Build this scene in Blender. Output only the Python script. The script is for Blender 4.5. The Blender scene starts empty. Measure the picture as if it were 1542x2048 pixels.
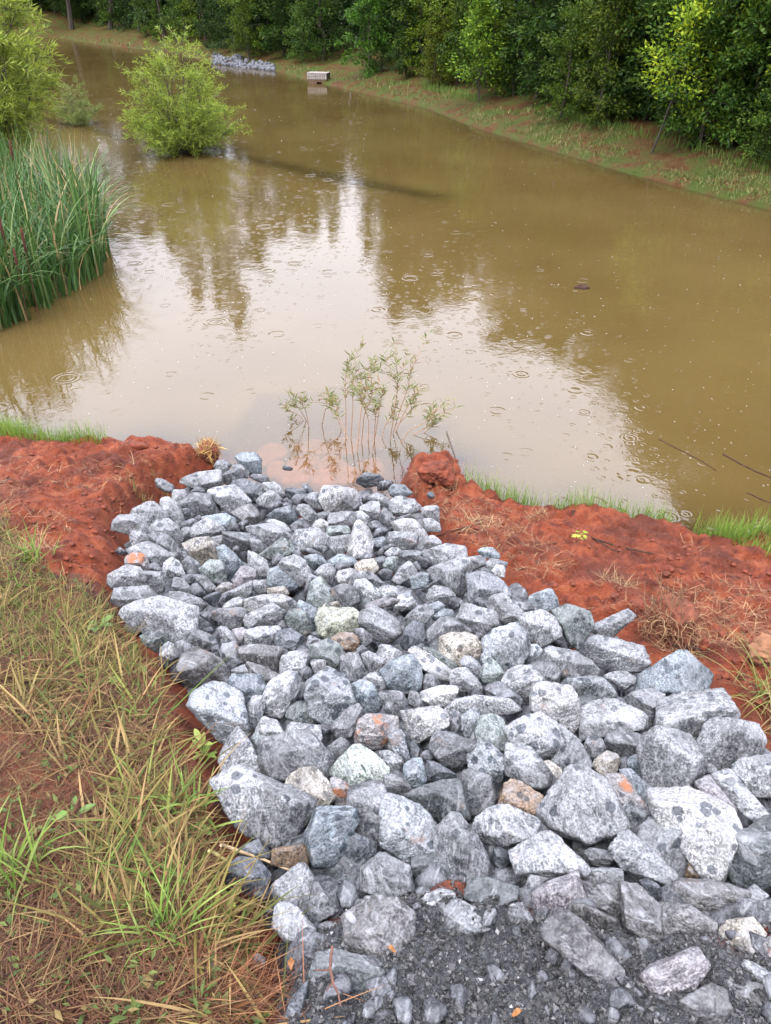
import bpy, bmesh, math, random
import numpy as np
from mathutils import Vector

random.seed(11)
RNG = np.random.default_rng(11)
S = bpy.context.scene
COL = S.collection

# ------------------------------------------------------------------ camera, sky, sun, exposure
CAMH = 2.7
PITCH = math.radians(34.0)
FPX = 1540.0                      # focal length in pixels of the 1542 x 2048 photograph
cam_d = bpy.data.cameras.new("camera")
cam_d.sensor_fit = 'VERTICAL'
cam_d.sensor_height = 24.0
cam_d.lens = 24.0 * FPX / 2048.0
cam_d.clip_start = 0.05
cam_d.clip_end = 1000.0
cam = bpy.data.objects.new("camera", cam_d)
COL.objects.link(cam)
cam.location = (0, 0, CAMH)
cam.rotation_euler = (math.pi / 2 - PITCH, 0, 0)
S.camera = cam

SUN_EL, SUN_AZ = math.radians(62), math.radians(-150)
W = bpy.data.worlds.new("World")
S.world = W
W.use_nodes = True
wn = W.node_tree.nodes
wl = W.node_tree.links
wn.clear()
wo = wn.new('ShaderNodeOutputWorld')
bg = wn.new('ShaderNodeBackground')
sky = wn.new('ShaderNodeTexSky')
sky.sky_type = 'NISHITA'
sky.sun_disc = False
sky.sun_elevation = SUN_EL
sky.sun_rotation = SUN_AZ
sky.dust_density = 3.0
hs = wn.new('ShaderNodeHueSaturation')
hs.inputs['Saturation'].default_value = 0.22
cloud = wn.new('ShaderNodeMix')
cloud.data_type = 'RGBA'
cloud.inputs[0].default_value = 0.62
cloud.inputs[7].default_value = (8.8, 8.8, 10.2, 1)       # even rain cloud
wl.new(sky.outputs[0], hs.inputs['Color'])
wl.new(hs.outputs[0], cloud.inputs[6])
# overcast sky: the zenith is brighter than the horizon
wtc = wn.new('ShaderNodeTexCoord'); wsx = wn.new('ShaderNodeSeparateXYZ'); wmr = wn.new('ShaderNodeMapRange'); wmul = wn.new('ShaderNodeVectorMath')
wl.new(wtc.outputs['Generated'], wsx.inputs[0]); wl.new(wsx.outputs[2], wmr.inputs[0])
for i_, v_ in enumerate((0.0, 1.0, 0.38, 2.1)): wmr.inputs[i_ + 1].default_value = v_
wmul.operation = 'SCALE'
wl.new(cloud.outputs[2], wmul.inputs[0]); wl.new(wmr.outputs[0], wmul.inputs['Scale'])
wl.new(wmul.outputs[0], bg.inputs['Color'])
bg.inputs['Strength'].default_value = 0.15
wl.new(bg.outputs[0], wo.inputs['Surface'])

sun_d = bpy.data.lights.new("sun", 'SUN')
sun_d.energy = 0.7
sun_d.angle = math.radians(25)
sun_d.color = (1.0, 0.97, 0.93)
sun = bpy.data.objects.new("sun", sun_d)
COL.objects.link(sun)
sdir = Vector((math.sin(SUN_AZ) * math.cos(SUN_EL), math.cos(SUN_AZ) * math.cos(SUN_EL), math.sin(SUN_EL)))
sun.rotation_euler = sdir.to_track_quat('Z', 'Y').to_euler()
sun.location = (0, 0, 30)

S.view_settings.view_transform = 'Standard'
S.view_settings.look = 'None'
S.view_settings.exposure = 1.85
S.view_settings.gamma = 1.0
S.cycles.use_denoising = True
S.cycles.max_bounces = 8
S.cycles.transparent_max_bounces = 12

# ------------------------------------------------------------------ helpers
CP, SP = math.cos(PITCH), math.sin(PITCH)
R_AX = np.array([1.0, 0, 0])
U_AX = np.array([0, SP, CP])
F_AX = np.array([0, CP, -SP])
EYE = np.array([0, 0, CAMH])


def ray(px, py):
    """unit direction through a pixel of the full-size photograph"""
    d = R_AX * ((px - 771.0) / FPX) + U_AX * (-(py - 1024.0) / FPX) + F_AX
    return d / np.linalg.norm(d)


def at_z(px, py, z=0.0):
    d = ray(px, py)
    return EYE + d * ((z - CAMH) / d[2])


def hash3(ix, iy, iz):
    h = (ix.astype(np.int64) * 374761393 + iy.astype(np.int64) * 668265263 + iz.astype(np.int64) * 2147483647) & 0xFFFFFFFF
    h = ((h ^ (h >> 13)) * 1274126177) & 0xFFFFFFFF
    h = (h ^ (h >> 16)) & 0xFFFFFFFF
    return h / 4294967295.0 * 2 - 1


def vnoise(x, y, z=None):
    x = np.asarray(x, float); y = np.asarray(y, float)
    z = np.zeros_like(x) if z is None else np.asarray(z, float)
    x0, y0, z0 = np.floor(x), np.floor(y), np.floor(z)
    fx, fy, fz = x - x0, y - y0, z - z0
    fx = fx * fx * (3 - 2 * fx); fy = fy * fy * (3 - 2 * fy); fz = fz * fz * (3 - 2 * fz)
    out = 0
    for dx in (0, 1):
        wx = fx if dx else 1 - fx
        for dy in (0, 1):
            wy = fy if dy else 1 - fy
            for dz in (0, 1):
                wz = fz if dz else 1 - fz
                out = out + wx * wy * wz * hash3(x0 + dx, y0 + dy, z0 + dz)
    return out


def sstep(a, b, x):
    t = np.clip((x - a) / (b - a), 0, 1)
    return t * t * (3 - 2 * t)


def poly_sd(x, y, P):
    """signed distance to a closed polygon, negative inside"""
    x = np.asarray(x, float); y = np.asarray(y, float)
    best = np.full(x.shape, 1e18)
    inside = np.zeros(x.shape, bool)
    n = len(P)
    for i in range(n):
        ax, ay = P[i]; bx, by = P[(i + 1) % n]
        ex, ey = bx - ax, by - ay
        L = ex * ex + ey * ey + 1e-12
        t = np.clip(((x - ax) * ex + (y - ay) * ey) / L, 0, 1)
        best = np.minimum(best, (x - ax - t * ex) ** 2 + (y - ay - t * ey) ** 2)
        c = (ay > y) != (by > y)
        with np.errstate(divide='ignore', invalid='ignore'):
            xi = (bx - ax) * (y - ay) / (by - ay if by != ay else 1e-12) + ax
        inside ^= c & (x < xi)
    d = np.sqrt(best)
    return np.where(inside, -d, d)


def mesh_np(name, V, F, mat=None, smooth=False, parent=None, loc=None, attr=None):
    """V (n,3); F (m,k) index array, k = 3 or 4"""
    V = np.asarray(V, np.float32); F = np.asarray(F, np.int32)
    me = bpy.data.meshes.new(name)
    k = F.shape[1]
    me.vertices.add(len(V)); me.vertices.foreach_set('co', V.ravel())
    me.loops.add(F.size); me.loops.foreach_set('vertex_index', F.ravel())
    me.polygons.add(len(F))
    me.polygons.foreach_set('loop_start', np.arange(0, F.size, k, dtype=np.int32))
    me.polygons.foreach_set('use_smooth', np.full(len(F), smooth))
    me.update(calc_edges=True)
    if attr:
        for an, av in attr.items():
            av = np.asarray(av, np.float32)
            if av.ndim == 1:
                a = me.attributes.new(an, 'FLOAT', 'POINT'); a.data.foreach_set('value', av)
            else:
                if av.shape[1] == 3:
                    av = np.hstack([av, np.ones((len(av), 1), np.float32)])
                a = me.attributes.new(an, 'FLOAT_COLOR', 'POINT'); a.data.foreach_set('color', av.ravel())
    if mat: me.materials.append(mat)
    o = bpy.data.objects.new(name, me)
    COL.objects.link(o)
    if parent is not None: o.parent = parent
    if loc is not None: o.location = loc
    return o


def tag(o, label=None, cat=None, group=None, kind=None):
    if label: o['label'] = label
    if cat: o['category'] = cat
    if group: o['group'] = group
    if kind: o['kind'] = kind
    return o


def empty(name, loc, label, cat, group=None):
    o = bpy.data.objects.new(name, None)
    COL.objects.link(o)
    o.location = loc
    o.empty_display_size = 0.1
    return tag(o, label, cat, group)


def dup(root, loc, rz, sc, label, group, color=None):
    r = root.copy(); COL.objects.link(r)
    r.location = loc; r.rotation_euler = (0, 0, rz); r.scale = sc if hasattr(sc, '__len__') else (sc, sc, sc)
    r['label'] = label
    if group: r['group'] = group
    for ch in list(root.children):
        c = ch.copy(); COL.objects.link(c); c.parent = r
        if color is not None: c.color = color
    return r


class Geo:
    """collects quads (triangles as degenerate-free quads are split) for one mesh"""
    def __init__(self):
        self.V, self.F, self.C, self.n = [], [], [], 0

    def add(self, V, F, C=None):
        V = np.asarray(V, float); F = np.asarray(F, int)
        self.V.append(V); self.F.append(F + self.n); self.n += len(V)
        if C is not None:
            C = np.asarray(C, float)
            if C.ndim == 1: C = np.tile(C, (len(V), 1))
            self.C.append(C)

    def tube(self, P, r, sides=6, C=None):
        """tapered tube along points P with radii r, closed tip"""
        P = np.asarray(P, float); n = len(P)
        r = np.asarray(r, float) if hasattr(r, '__len__') else np.full(n, r)
        T = np.gradient(P, axis=0); T /= np.linalg.norm(T, axis=1)[:, None] + 1e-12
        ref = np.array([0.31, 0.2, 0.93]) if abs(T[0][2]) < 0.9 else np.array([1.0, 0.1, 0])
        A = np.cross(T, ref); A /= np.linalg.norm(A, axis=1)[:, None] + 1e-12
        B = np.cross(T, A)
        th = np.linspace(0, 2 * math.pi, sides, endpoint=False)
        V = (P[:, None, :] + r[:, None, None] * (np.cos(th)[None, :, None] * A[:, None, :] + np.sin(th)[None, :, None] * B[:, None, :])).reshape(-1, 3)
        F = []
        for i in range(n - 1):
            for j in range(sides):
                k = (j + 1) % sides
                F.append((i * sides + j, i * sides + k, (i + 1) * sides + k, (i + 1) * sides + j))
        if sides == 6:
            for b in (0, (n - 1) * sides):
                F.append((b, b + 1, b + 2, b + 3)); F.append((b, b + 3, b + 4, b + 5))
        self.add(V, F, C)

    def leaves(self, P, D, L, Wd, C=None, up=0.5, rng=RNG):
        """diamond leaf cards: base point P, direction D, length L, width Wd"""
        P = np.asarray(P, float); D = np.asarray(D, float); n = len(P)
        D = D / (np.linalg.norm(D, axis=1)[:, None] + 1e-9)
        N = rng.normal(size=(n, 3)); N[:, 2] = np.abs(N[:, 2]) + up
        Sx = np.cross(D, N); Sx /= np.linalg.norm(Sx, axis=1)[:, None] + 1e-9
        L = np.broadcast_to(L, (n,))[:, None]; Wd = np.broadcast_to(Wd, (n,))[:, None]
        Nn = np.cross(Sx, D)
        mid = P + D * L * 0.45
        V = np.stack([P, mid + Sx * Wd * .5 + Nn * Wd * .12, P + D * L - Nn * L * .06, mid - Sx * Wd * .5 + Nn * Wd * .12], 1).reshape(-1, 3)
        F = np.arange(4 * n).reshape(-1, 4)
        if C is not None: C = np.repeat(np.asarray(C, float), 4, axis=0)
        self.add(V, F, C)

    def blades(self, P, az, L, Wd, lean, curl, seg=5, C=None, rng=RNG):
        """grass blades: base P, azimuth az, length L, width Wd, start lean from vertical, curl = extra bend"""
        n = len(P)
        t = np.linspace(0, 1, seg + 1)
        ang = lean[:, None] + curl[:, None] * t[None, :] ** 1.3
        ds = (L / seg)[:, None]
        h = np.concatenate([np.zeros((n, 1)), np.cumsum(np.sin(ang[:, :-1]) * ds, 1)], 1)
        z = np.concatenate([np.zeros((n, 1)), np.cumsum(np.cos(ang[:, :-1]) * ds, 1)], 1)
        dx, dy = np.cos(az)[:, None], np.sin(az)[:, None]
        C0 = np.stack([P[:, :1] + h * dx, P[:, 1:2] + h * dy, P[:, 2:3] + z], 2)
        tw = rng.uniform(-0.8, 0.8, n)[:, None]
        sx, sy = -np.sin(az + tw[:, 0])[:, None], np.cos(az + tw[:, 0])[:, None]
        wv = Wd[:, None] * 0.5 * (1 - t[None, :] ** 2.2 * 0.95)
        sid = np.stack([sx * wv, sy * wv, np.zeros_like(wv)], 2)
        V = np.stack([C0 - sid, C0 + sid], 2).reshape(n, -1, 3)     # n, 2(seg+1), 3
        base = np.arange(n)[:, None, None] * (2 * (seg + 1))
        q = np.array([[2 * i, 2 * i + 1, 2 * i + 3, 2 * i + 2] for i in range(seg)])[None]
        F = (base + q).reshape(-1, 4)
        if C is not None: C = np.repeat(np.asarray(C, float), 2 * (seg + 1), axis=0)
        self.add(V.reshape(-1, 3), F, C)

    def build(self, name, mat, parent=None, smooth=False, loc=None):
        if not self.V: return None
        V = np.concatenate(self.V); F = np.concatenate(self.F)
        a = {'col': np.concatenate(self.C)} if self.C else None
        if loc is not None: V = V - np.asarray(loc)
        return mesh_np(name, V, F, mat, smooth, parent, loc if parent is None else None, a)


# ------------------------------------------------------------------ node helpers
def new_mat(name):
    m = bpy.data.materials.new(name)
    m.use_nodes = True
    n = m.node_tree.nodes; n.clear()
    return m, n, m.node_tree.links


class NT:
    def __init__(self, name):
        self.m, self.n, self.l = new_mat(name)
        self.out = self.n.new('ShaderNodeOutputMaterial')

    def node(self, t, **kw):
        x = self.n.new('ShaderNode' + t)
        for k, v in kw.items(): setattr(x, k, v)
        return x

    def put(self, sock, v):
        if v is None: return
        if isinstance(v, bpy.types.NodeSocket): self.l.new(v, sock)
        else: sock.default_value = v

    def math(self, op, a, b=None, c=None, clamp=False):
        x = self.node('Math', operation=op, use_clamp=clamp)
        self.put(x.inputs[0], a); self.put(x.inputs[1], b)
        if c is not None: self.put(x.inputs[2], c)
        return x.outputs[0]

    def vmath(self, op, a, b=None):
        x = self.node('VectorMath', operation=op)
        self.put(x.inputs[0], a)
        if b is not None: self.put(x.inputs[1], b)
        return x.outputs[0]

    def mix(self, f, a, b, blend='MIX'):
        x = self.node('Mix', data_type='RGBA', blend_type=blend)
        self.put(x.inputs[0], f); self.put(x.inputs[6], a); self.put(x.inputs[7], b)
        return x.outputs[2]

    def noise(self, vec, scale, detail=3, rough=0.55, dist=0.0):
        x = self.node('TexNoise')
        self.put(x.inputs['Vector'], vec)
        x.inputs['Scale'].default_value = scale; x.inputs['Detail'].default_value = detail
        x.inputs['Roughness'].default_value = rough; x.inputs['Distortion'].default_value = dist
        return x.outputs['Fac']

    def voronoi(self, vec, scale, rand=1.0, feature='F1'):
        x = self.node('TexVoronoi', feature=feature)
        self.put(x.inputs['Vector'], vec)
        x.inputs['Scale'].default_value = scale; x.inputs['Randomness'].default_value = rand
        return x.outputs['Distance'], x.outputs['Color']

    def range(self, v, a, b, c=0.0, d=1.0):
        x = self.node('MapRange')
        self.put(x.inputs[0], v)
        for i, q in enumerate((a, b, c, d)): self.put(x.inputs[i + 1], q)
        return x.outputs[0]

    def ramp(self, v, stops):
        x = self.node('ValToRGB')
        self.put(x.inputs[0], v)
        e = x.color_ramp.elements
        while len(e) < len(stops): e.new(0.5)
        for i, (p, c) in enumerate(stops):
            e[i].position = p; e[i].color = (*c, 1) if len(c) == 3 else c
        return x.outputs[0]

    def bump(self, h, dist, strength=1.0, normal=None):
        x = self.node('Bump')
        x.inputs['Strength'].default_value = strength; x.inputs['Distance'].default_value = dist
        self.put(x.inputs['Height'], h)
        if normal is not None: self.put(x.inputs['Normal'], normal)
        return x.outputs[0]

    def principled(self, col, rough, normal=None, spec=0.5):
        p = self.node('BsdfPrincipled')
        self.put(p.inputs['Base Color'], col); self.put(p.inputs['Roughness'], rough)
        self.put(p.inputs['Specular IOR Level'], spec)
        if normal is not None: self.put(p.inputs['Normal'], normal)
        return p.outputs[0]

    def done(self, shader):
        self.l.new(shader, self.out.inputs['Surface'])
        return self.m


def simple(name, c, rough=0.8, var=0.25, scale=30.0, bump=0.0, spec=0.3):
    t = NT(name)
    co = t.node('TexCoord').outputs['Object']
    f = t.noise(co, scale, 4)
    c2 = tuple(max(0, q * (1 - var)) for q in c); c3 = tuple(min(1, q * (1 + var)) for q in c)
    col = t.ramp(f, [(0.3, c2), (0.7, c3)])
    nrm = t.bump(f, bump) if bump else None
    return t.done(t.principled(col, rough, nrm, spec))


def leaf_mat(name, stops, tint=True, trans=0.35, rough=0.45, attr=False, spec=0.25):
    """foliage: colour per leaf from a ramp, some light through the leaf"""
    t = NT(name)
    if attr:
        a = t.node('Attribute'); a.attribute_name = 'col'
        col = a.outputs['Color']
    else:
        g = t.node('NewGeometry')
        col = t.ramp(g.outputs['Random Per Island'], stops)
    if tint:
        oi = t.node('ObjectInfo')
        col = t.mix(1.0, col, oi.outputs['Color'], 'MULTIPLY')
    p = t.principled(col, rough, None, spec)
    tr = t.node('BsdfTranslucent')
    t.l.new(col, tr.inputs['Color'])
    ms = t.node('MixShader'); ms.inputs[0].default_value = trans
    t.l.new(p, ms.inputs[1]); t.l.new(tr.outputs[0], ms.inputs[2])
    return t.done(ms.outputs[0])

# ------------------------------------------------------------------ terrain shape
POND = [tuple(at_z(*p)[:2]) for p in [(0, 868), (100, 895), (215, 905), (300, 893), (390, 908), (440, 918), (485, 930), (560, 975), (640, 985), (720, 985),
        (790, 960), (812, 938), (850, 925), (905, 924), (928, 975), (1000, 1010), (1080, 1035), (1160, 1035), (1300, 1060), (1400, 1085), (1542, 1092), (1900, 1100)]]
POND += [(7.0, 3.2), (13.0, 4.0), (14.0, 7.0), (9.0, 9.0)]
POND += [tuple(at_z(*p)[:2]) for p in [(1800, 490), (1542, 420), (1400, 385), (1250, 345), (1100, 300), (950, 255), (850, 215), (700, 180), (637, 166), (550, 142), (430, 128), (350, 106), (220, 92), (100, 75)]]
POND += [(-60, 66), (-45, 45), (-16, 26), (-9.6, 18), (-7.6, 13.5), (-5.6, 10.5), (-5.2, 8.0), (-5.0, 6.3), (-4.1, 5.35)]


def z_channel(y):
    return 1.12 - 0.285 * (y - 0.62)


def z_bank_cap(y):
    return 0.36 + np.clip(y - 12, 0, 70) * 0.021


# the riprap spillway outline, from the photograph
CH_PX = [(470, 900), (480, 925), (425, 935), (330, 965), (255, 1020), (230, 1060), (245, 1110), (225, 1150), (225, 1215), (275, 1290), (330, 1335), (375, 1400), (415, 1480), (440, 1560),
         (470, 1660), (462, 1730), (485, 1800), (520, 1860), (530, 1930), (560, 2060), (560, 2400), (2600, 2400), (2300, 1900), (1700, 1490), (1540, 1460), (1480, 1385), (1425, 1360),
         (1310, 1300), (1260, 1225), (1190, 1235), (1110, 1180), (1015, 1140), (1000, 1095), (930, 1085), (890, 1050), (880, 1020), (840, 1000), (800, 960), (780, 900), (760, 850), (520, 860)]


def on_plane(px, py):
    d = ray(px, py)
    # plane z = 1.12 - .285 (y - .62)
    t = (1.12 + 0.285 * 0.62 - CAMH) / (d[2] + 0.285 * d[1])
    return EYE + d * t


CHAN = [tuple(on_plane(*p)[:2]) for p in CH_PX]
GRASS_PX = [(-900, 960), (0, 985), (30, 1010), (20, 1090), (60, 1150), (130, 1190), (215, 1190), (240, 1270), (292, 1345), (325, 1410), (345, 1480), (385, 1560),
            (405, 1660), (410, 1740), (440, 1810), (480, 1870), (505, 1930), (550, 2060), (550, 2500), (-900, 2500)]
GRASS = [tuple(on_plane(*p)[:2]) for p in GRASS_PX]
GRAV_PX = [(560, 2300), (560, 2040), (600, 1950), (620, 1870), (700, 1800), (790, 1790), (900, 1760), (1010, 1760), (1080, 1820), (1200, 1830), (1290, 1860), (1420, 1860), (1600, 1850), (1900, 1900), (2300, 2300)]
GRAV = [tuple(on_plane(*p)[:2]) for p in GRAV_PX]


def terrain(x, y, fine=True, rocks=False):
    """ground height; rocks=True gives the smooth surface the riprap rests on"""
    x = np.asarray(x, float); y = np.asarray(y, float)
    d = poly_sd(x, y, POND)
    near = y < 7.2 - 0.25 * np.clip(np.abs(x) - 4, 0, 20)
    zc = z_channel(y)
    land = np.clip(d, 0, None)
    lip = 0.10 * sstep(0.0, 0.10, land) + 0.30 * land
    zb = np.minimum(zc + 0.17, lip)
    zb = np.where(zc + 0.17 < 0.05, np.minimum(lip, 0.12), zb)
    zfar = np.minimum(0.05 * sstep(0, 0.1, land) + 0.22 * land, z_bank_cap(y)) + 0.012 * np.clip(land - 3, 0, 60)
    zl = np.where(near, zb, zfar)
    zw = -np.minimum(0.55 * np.clip(-d, 0, None), 1.3)
    z = np.where(d > 0, zl, zw)
    # shallow drowned ridge that carries the willows
    rl = np.array([at_z(*p)[:2] for p in [(60, 232), (190, 258), (300, 290), (420, 305), (520, 322), (700, 362), (860, 392)]])
    rd = np.full(x.shape, 1e9)
    for i in range(len(rl) - 1):
        a, b = rl[i], rl[i + 1]; e = b - a
        t = np.clip(((x - a[0]) * e[0] + (y - a[1]) * e[1]) / (e @ e), 0, 1)
        rd = np.minimum(rd, np.hypot(x - a[0] - t * e[0], y - a[1] - t * e[1]))
    z = np.where(d < -0.6, np.maximum(z, -0.075 - 0.55 * np.clip(rd - 0.14, 0, 3)), z)
    # channel
    dc = poly_sd(x, y, CHAN)
    m = sstep(0.10, -0.06, dc)
    zch = np.where(y > 4.15, z_channel(4.15) - 0.085 * (y - 4.15), zc)
    if rocks:
        return zch
    dg = poly_sd(x, y, GRAV)
    sink = 0.125 * sstep(-0.06, 0.14, dg) - 0.015 + 0.045 * sstep(3.6, 4.1, y)
    zch = zch - sink
    z = z * (1 - m) + zch * m
    if fine:
        nearw = sstep(9.0, 5.5, np.hypot(x, y)) * sstep(-0.10, 0.0, d)
        gz = sstep(0.05, -0.1, poly_sd(x, y, GRASS))
        gv = sstep(0.05, -0.05, dg) * m
        clay = nearw * (1 - m) * (1 - gz)
        n1 = vnoise(x * 3.1, y * 3.1); n2 = vnoise(x * 9 + 5, y * 9)
        n3 = vnoise(x * 24, y * 24 + 3); n4 = vnoise(x * 60 + 9, y * 60)
        lump = np.abs(n2) * 2 - .5
        z = z + clay * (0.028 * n1 + 0.030 * lump + 0.018 * n3 + 0.009 * n4 + .005 * vnoise(x * 110, y * 110))
        z = z + nearw * gz * (0.02 * n1 + 0.012 * n2 + 0.006 * n3)
        z = z + nearw * m * (1 - gv) * (0.012 * n2 + 0.01 * n3)
        z = z + nearw * gv * (0.034 * np.abs(n2) + 0.012 * n1 + 0.022 * np.abs(n3) + 0.012 * n4 + 0.007 * vnoise(x * 120, y * 120))
        far = (1 - sstep(9.0, 5.5, np.hypot(x, y))) * (d > 0)
        z = z + far * (0.05 * vnoise(x * .9, y * .9) + 0.03 * n1) * sstep(0, .5, d)
    return z


def on_ground(px, py, rocks=False, zoff=0.0):
    d = ray(px, py)
    ts = 0.8 * (200.0 / 0.8) ** np.linspace(0, 1, 420)
    for _ in range(2):
        P = EYE[None] + d[None] * ts[:, None]
        below = P[:, 2] < terrain(P[:, 0], P[:, 1], False, rocks) + zoff
        i = int(np.argmax(below)) if below.any() else len(ts) - 1
        ts = np.linspace(ts[max(0, i - 1)], ts[i], 40)
    return EYE + d * ts[-1]


def channel_v(q):
    """vectorised on_plane for an (n,2) array of photo pixels"""
    q = np.asarray(q, float)
    d = R_AX * ((q[:, :1] - 771.0) / FPX) + U_AX * (-(q[:, 1:] - 1024.0) / FPX) + F_AX
    t = (1.12 + 0.285 * 0.62 - CAMH) / (d[:, 2] + 0.285 * d[:, 1])
    return EYE + d * t[:, None]


def bank_v(q, z0=None, it=4):
    q = np.asarray(q, float)
    d = R_AX * ((q[:, :1] - 771.0) / FPX) + U_AX * (-(q[:, 1:] - 1024.0) / FPX) + F_AX
    P = channel_v(q) if z0 is None else EYE + d * ((z0 - CAMH) / d[:, 2:])
    for _ in range(it):
        h = terrain(P[:, 0], P[:, 1], False)
        P = EYE + d * ((h - CAMH) / d[:, 2])[:, None]
    return P


def gz_at(x, y):
    return float(terrain(np.array([x]), np.array([y]))[0])


# ------------------------------------------------------------------ ground sheet
def spread(lo, hi, fine_lo, fine_hi, step, g=1.13):
    a = list(np.arange(fine_lo, fine_hi, step))
    cap = (lambda v: max(.02, .011 * abs(v)) if abs(v) < 50 else .05 * abs(v)) if g < 1.07 else (lambda v: .16 if abs(v) < 12 else .07 * abs(v))
    s, v = step, a[-1]
    while v < hi:
        s = min(s * g, cap(v)); v += s; a.append(v)
    s, v = step, a[0]
    while v > lo:
        s = min(s * g, max(cap(v), .15)); v -= s; a.insert(0, v)
    return np.array(a)


xs = spread(-160, 160, -2.35, 2.45, 0.0125, 1.09)
ys = spread(-12, 220, 0.45, 4.75, 0.0125, 1.06)
GX, GY = np.meshgrid(xs, ys)
gx, gy = GX.ravel(), GY.ravel()
gz = terrain(gx, gy)
nx, ny = len(xs), len(ys)
idx = np.arange(nx * ny).reshape(ny, nx)
gF = np.stack([idx[:-1, :-1], idx[:-1, 1:], idx[1:, 1:], idx[1:, :-1]], -1).reshape(-1, 4)
gd = poly_sd(gx, gy, POND)
near_w = sstep(10, 7.5, np.hypot(gx * 0.8, gy))
jit = 0.05 * vnoise(gx * 7, gy * 7) + 0.04 * vnoise(gx * 19, gy * 19)
g_grass = near_w * sstep(0.04, -0.06, poly_sd(gx, gy, GRASS) + jit * 1.4)
dchan = poly_sd(gx, gy, CHAN)
g_grav = sstep(0.03, -0.05, poly_sd(gx, gy, GRAV) + jit) * sstep(0.03, -0.02, dchan)
wet = sstep(0.10, -0.02, gd)
far = 1 - near_w

t = NT("red_clay_ground")
co = t.node('TexCoord').outputs['Object']
at = t.node('Attribute'); at.attribute_name = 'zone'
sepn = t.node('SeparateColor'); t.l.new(at.outputs['Color'], sepn.inputs[0])
n_big = t.noise(co, 2.2, 4); n_mid = t.noise(co, 14, 5, .6); n_fin = t.noise(co, 90, 4, .65); n_hi = t.noise(co, 320, 2)
clay = t.ramp(n_mid, [(0.30, (0.050, 0.0085, 0.003)), (0.5, (0.135, 0.026, 0.008)), (0.70, (0.20, 0.053, 0.020))])
clay = t.mix(t.range(n_fin, 0.55, 0.75, 0, 0.5), clay, (0.28, 0.095, 0.048, 1))
clay = t.mix(t.range(n_big, 0.50, 0.62, 0, 0.8), clay, (0.06, 0.0135, 0.006, 1))
soil = t.ramp(n_mid, [(0.3, (0.024, 0.010, 0.006)), (0.55, (0.060, 0.024, 0.013)), (0.75, (0.12, 0.05, 0.028))])
soil = t.mix(t.range(n_big, 0.48, 0.58, 0, 0.95), soil, (0.15, 0.045, 0.021, 1))
grav = t.ramp(n_fin, [(0.32, (0.013, 0.014, 0.016)), (0.52, (0.045, 0.047, 0.051)), (0.72, (0.10, 0.102, 0.105))])
grav = t.mix(t.range(n_hi, 0.6, 0.72, 0, .6), grav, (0.19, 0.19, 0.19, 1))
bank = t.ramp(n_big, [(0.34, (0.034, 0.050, 0.010)), (0.47, (0.046, 0.046, 0.013)), (0.56, (0.062, 0.031, 0.013)), (0.70, (0.050, 0.018, 0.009))])
bank = t.mix(t.range(n_mid, .4, .7, 0, .35), bank, (0.03, 0.042, 0.009, 1))
c = t.mix(sepn.outputs[0], clay, soil)
c = t.mix(sepn.outputs[1], c, grav)
c = t.mix(sepn.outputs[2], c, bank)
wetn = at.outputs['Alpha']
rough = t.range(n_fin, .3, .7, .45, .8)
bm = t.bump(t.math('ADD', n_fin, t.math('MULTIPLY', n_hi, .5)), 0.02, 1.0)
GROUND_MAT = t.done(t.principled(c, rough, bm, t.math('MULTIPLY_ADD', sepn.outputs[2], -.16, .20)))

ground = mesh_np("ground", np.stack([gx, gy, gz], 1), gF, GROUND_MAT, True, None, None,
                 {'zone': np.stack([g_grass, g_grav, far, wet], 1)})
tag(ground, kind='structure')

# ------------------------------------------------------------------ pond water
wx = xs[::2]; wy = ys[::2]
wx = wx[(wx > -75) & (wx < 20)]; wy = wy[(wy > 2.9) & (wy < 75)]
WX, WY = np.meshgrid(wx, wy)
wxr, wyr = WX.ravel(), WY.ravel()
wz = terrain(wxr, wyr)
nwx, nwy = len(wx), len(wy)
widx = np.arange(nwx * nwy).reshape(nwy, nwx)
wF = np.stack([widx[:-1, :-1], widx[:-1, 1:], widx[1:, 1:], widx[1:, :-1]], -1).reshape(-1, 4)
# leave out faces well under the land
land = (wz > 0.12)
keep = ~(land[wF].all(1))
wF = wF[keep]
used = np.unique(wF); remap = np.full(len(wxr), -1); remap[used] = np.arange(len(used))
wF = remap[wF]
t = NT("muddy_pond_water")
co = t.node('TexCoord').outputs['Object']
dep = t.node('Attribute'); dep.attribute_name = 'depth'
hsum = None
for sc, k, rmax, dens, seed, amp in ((3.0, 48.0, 0.30, 0.42, 0.0, .75), (4.9, 44.0, 0.28, 0.62, 3.7, .62), (8.5, 30.0, 0.24, 0.66, 8.1, .75), (13.0, 20.0, 0.16, 0.6, 5.3, .95)):
    v = t.vmath('ADD', co, (seed, seed * 1.7, 0))
    dist, rc = t.voronoi(v, sc)
    rs = t.node('SeparateColor'); t.l.new(rc, rs.inputs[0])
    r0 = t.math('MULTIPLY', rs.outputs[0], rmax)
    q = t.math('SUBTRACT', dist, r0)
    wave = t.math('COSINE', t.math('MULTIPLY', q, k))
    env = t.math('EXPONENT', t.math('MULTIPLY', t.math('MULTIPLY', q, q), -k * k * 0.055))
    on = t.math('LESS_THAN', rs.outputs[1], dens)
    h = t.math('MULTIPLY', t.math('MULTIPLY', wave, env), t.math('MULTIPLY', on, amp / sc))
    hsum = h if hsum is None else t.math('ADD', hsum, h)
ripple = t.noise(co, 5.0, 2)
fine_r = t.noise(co, 26.0, 2)
hh = t.math('ADD', t.math('MULTIPLY', hsum, 0.0038), t.math('ADD', t.math('MULTIPLY', ripple, 0.0016), t.math('MULTIPLY', fine_r, 0.00035)))
nrm = t.bump(hh, 1.0, 1.0)
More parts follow.
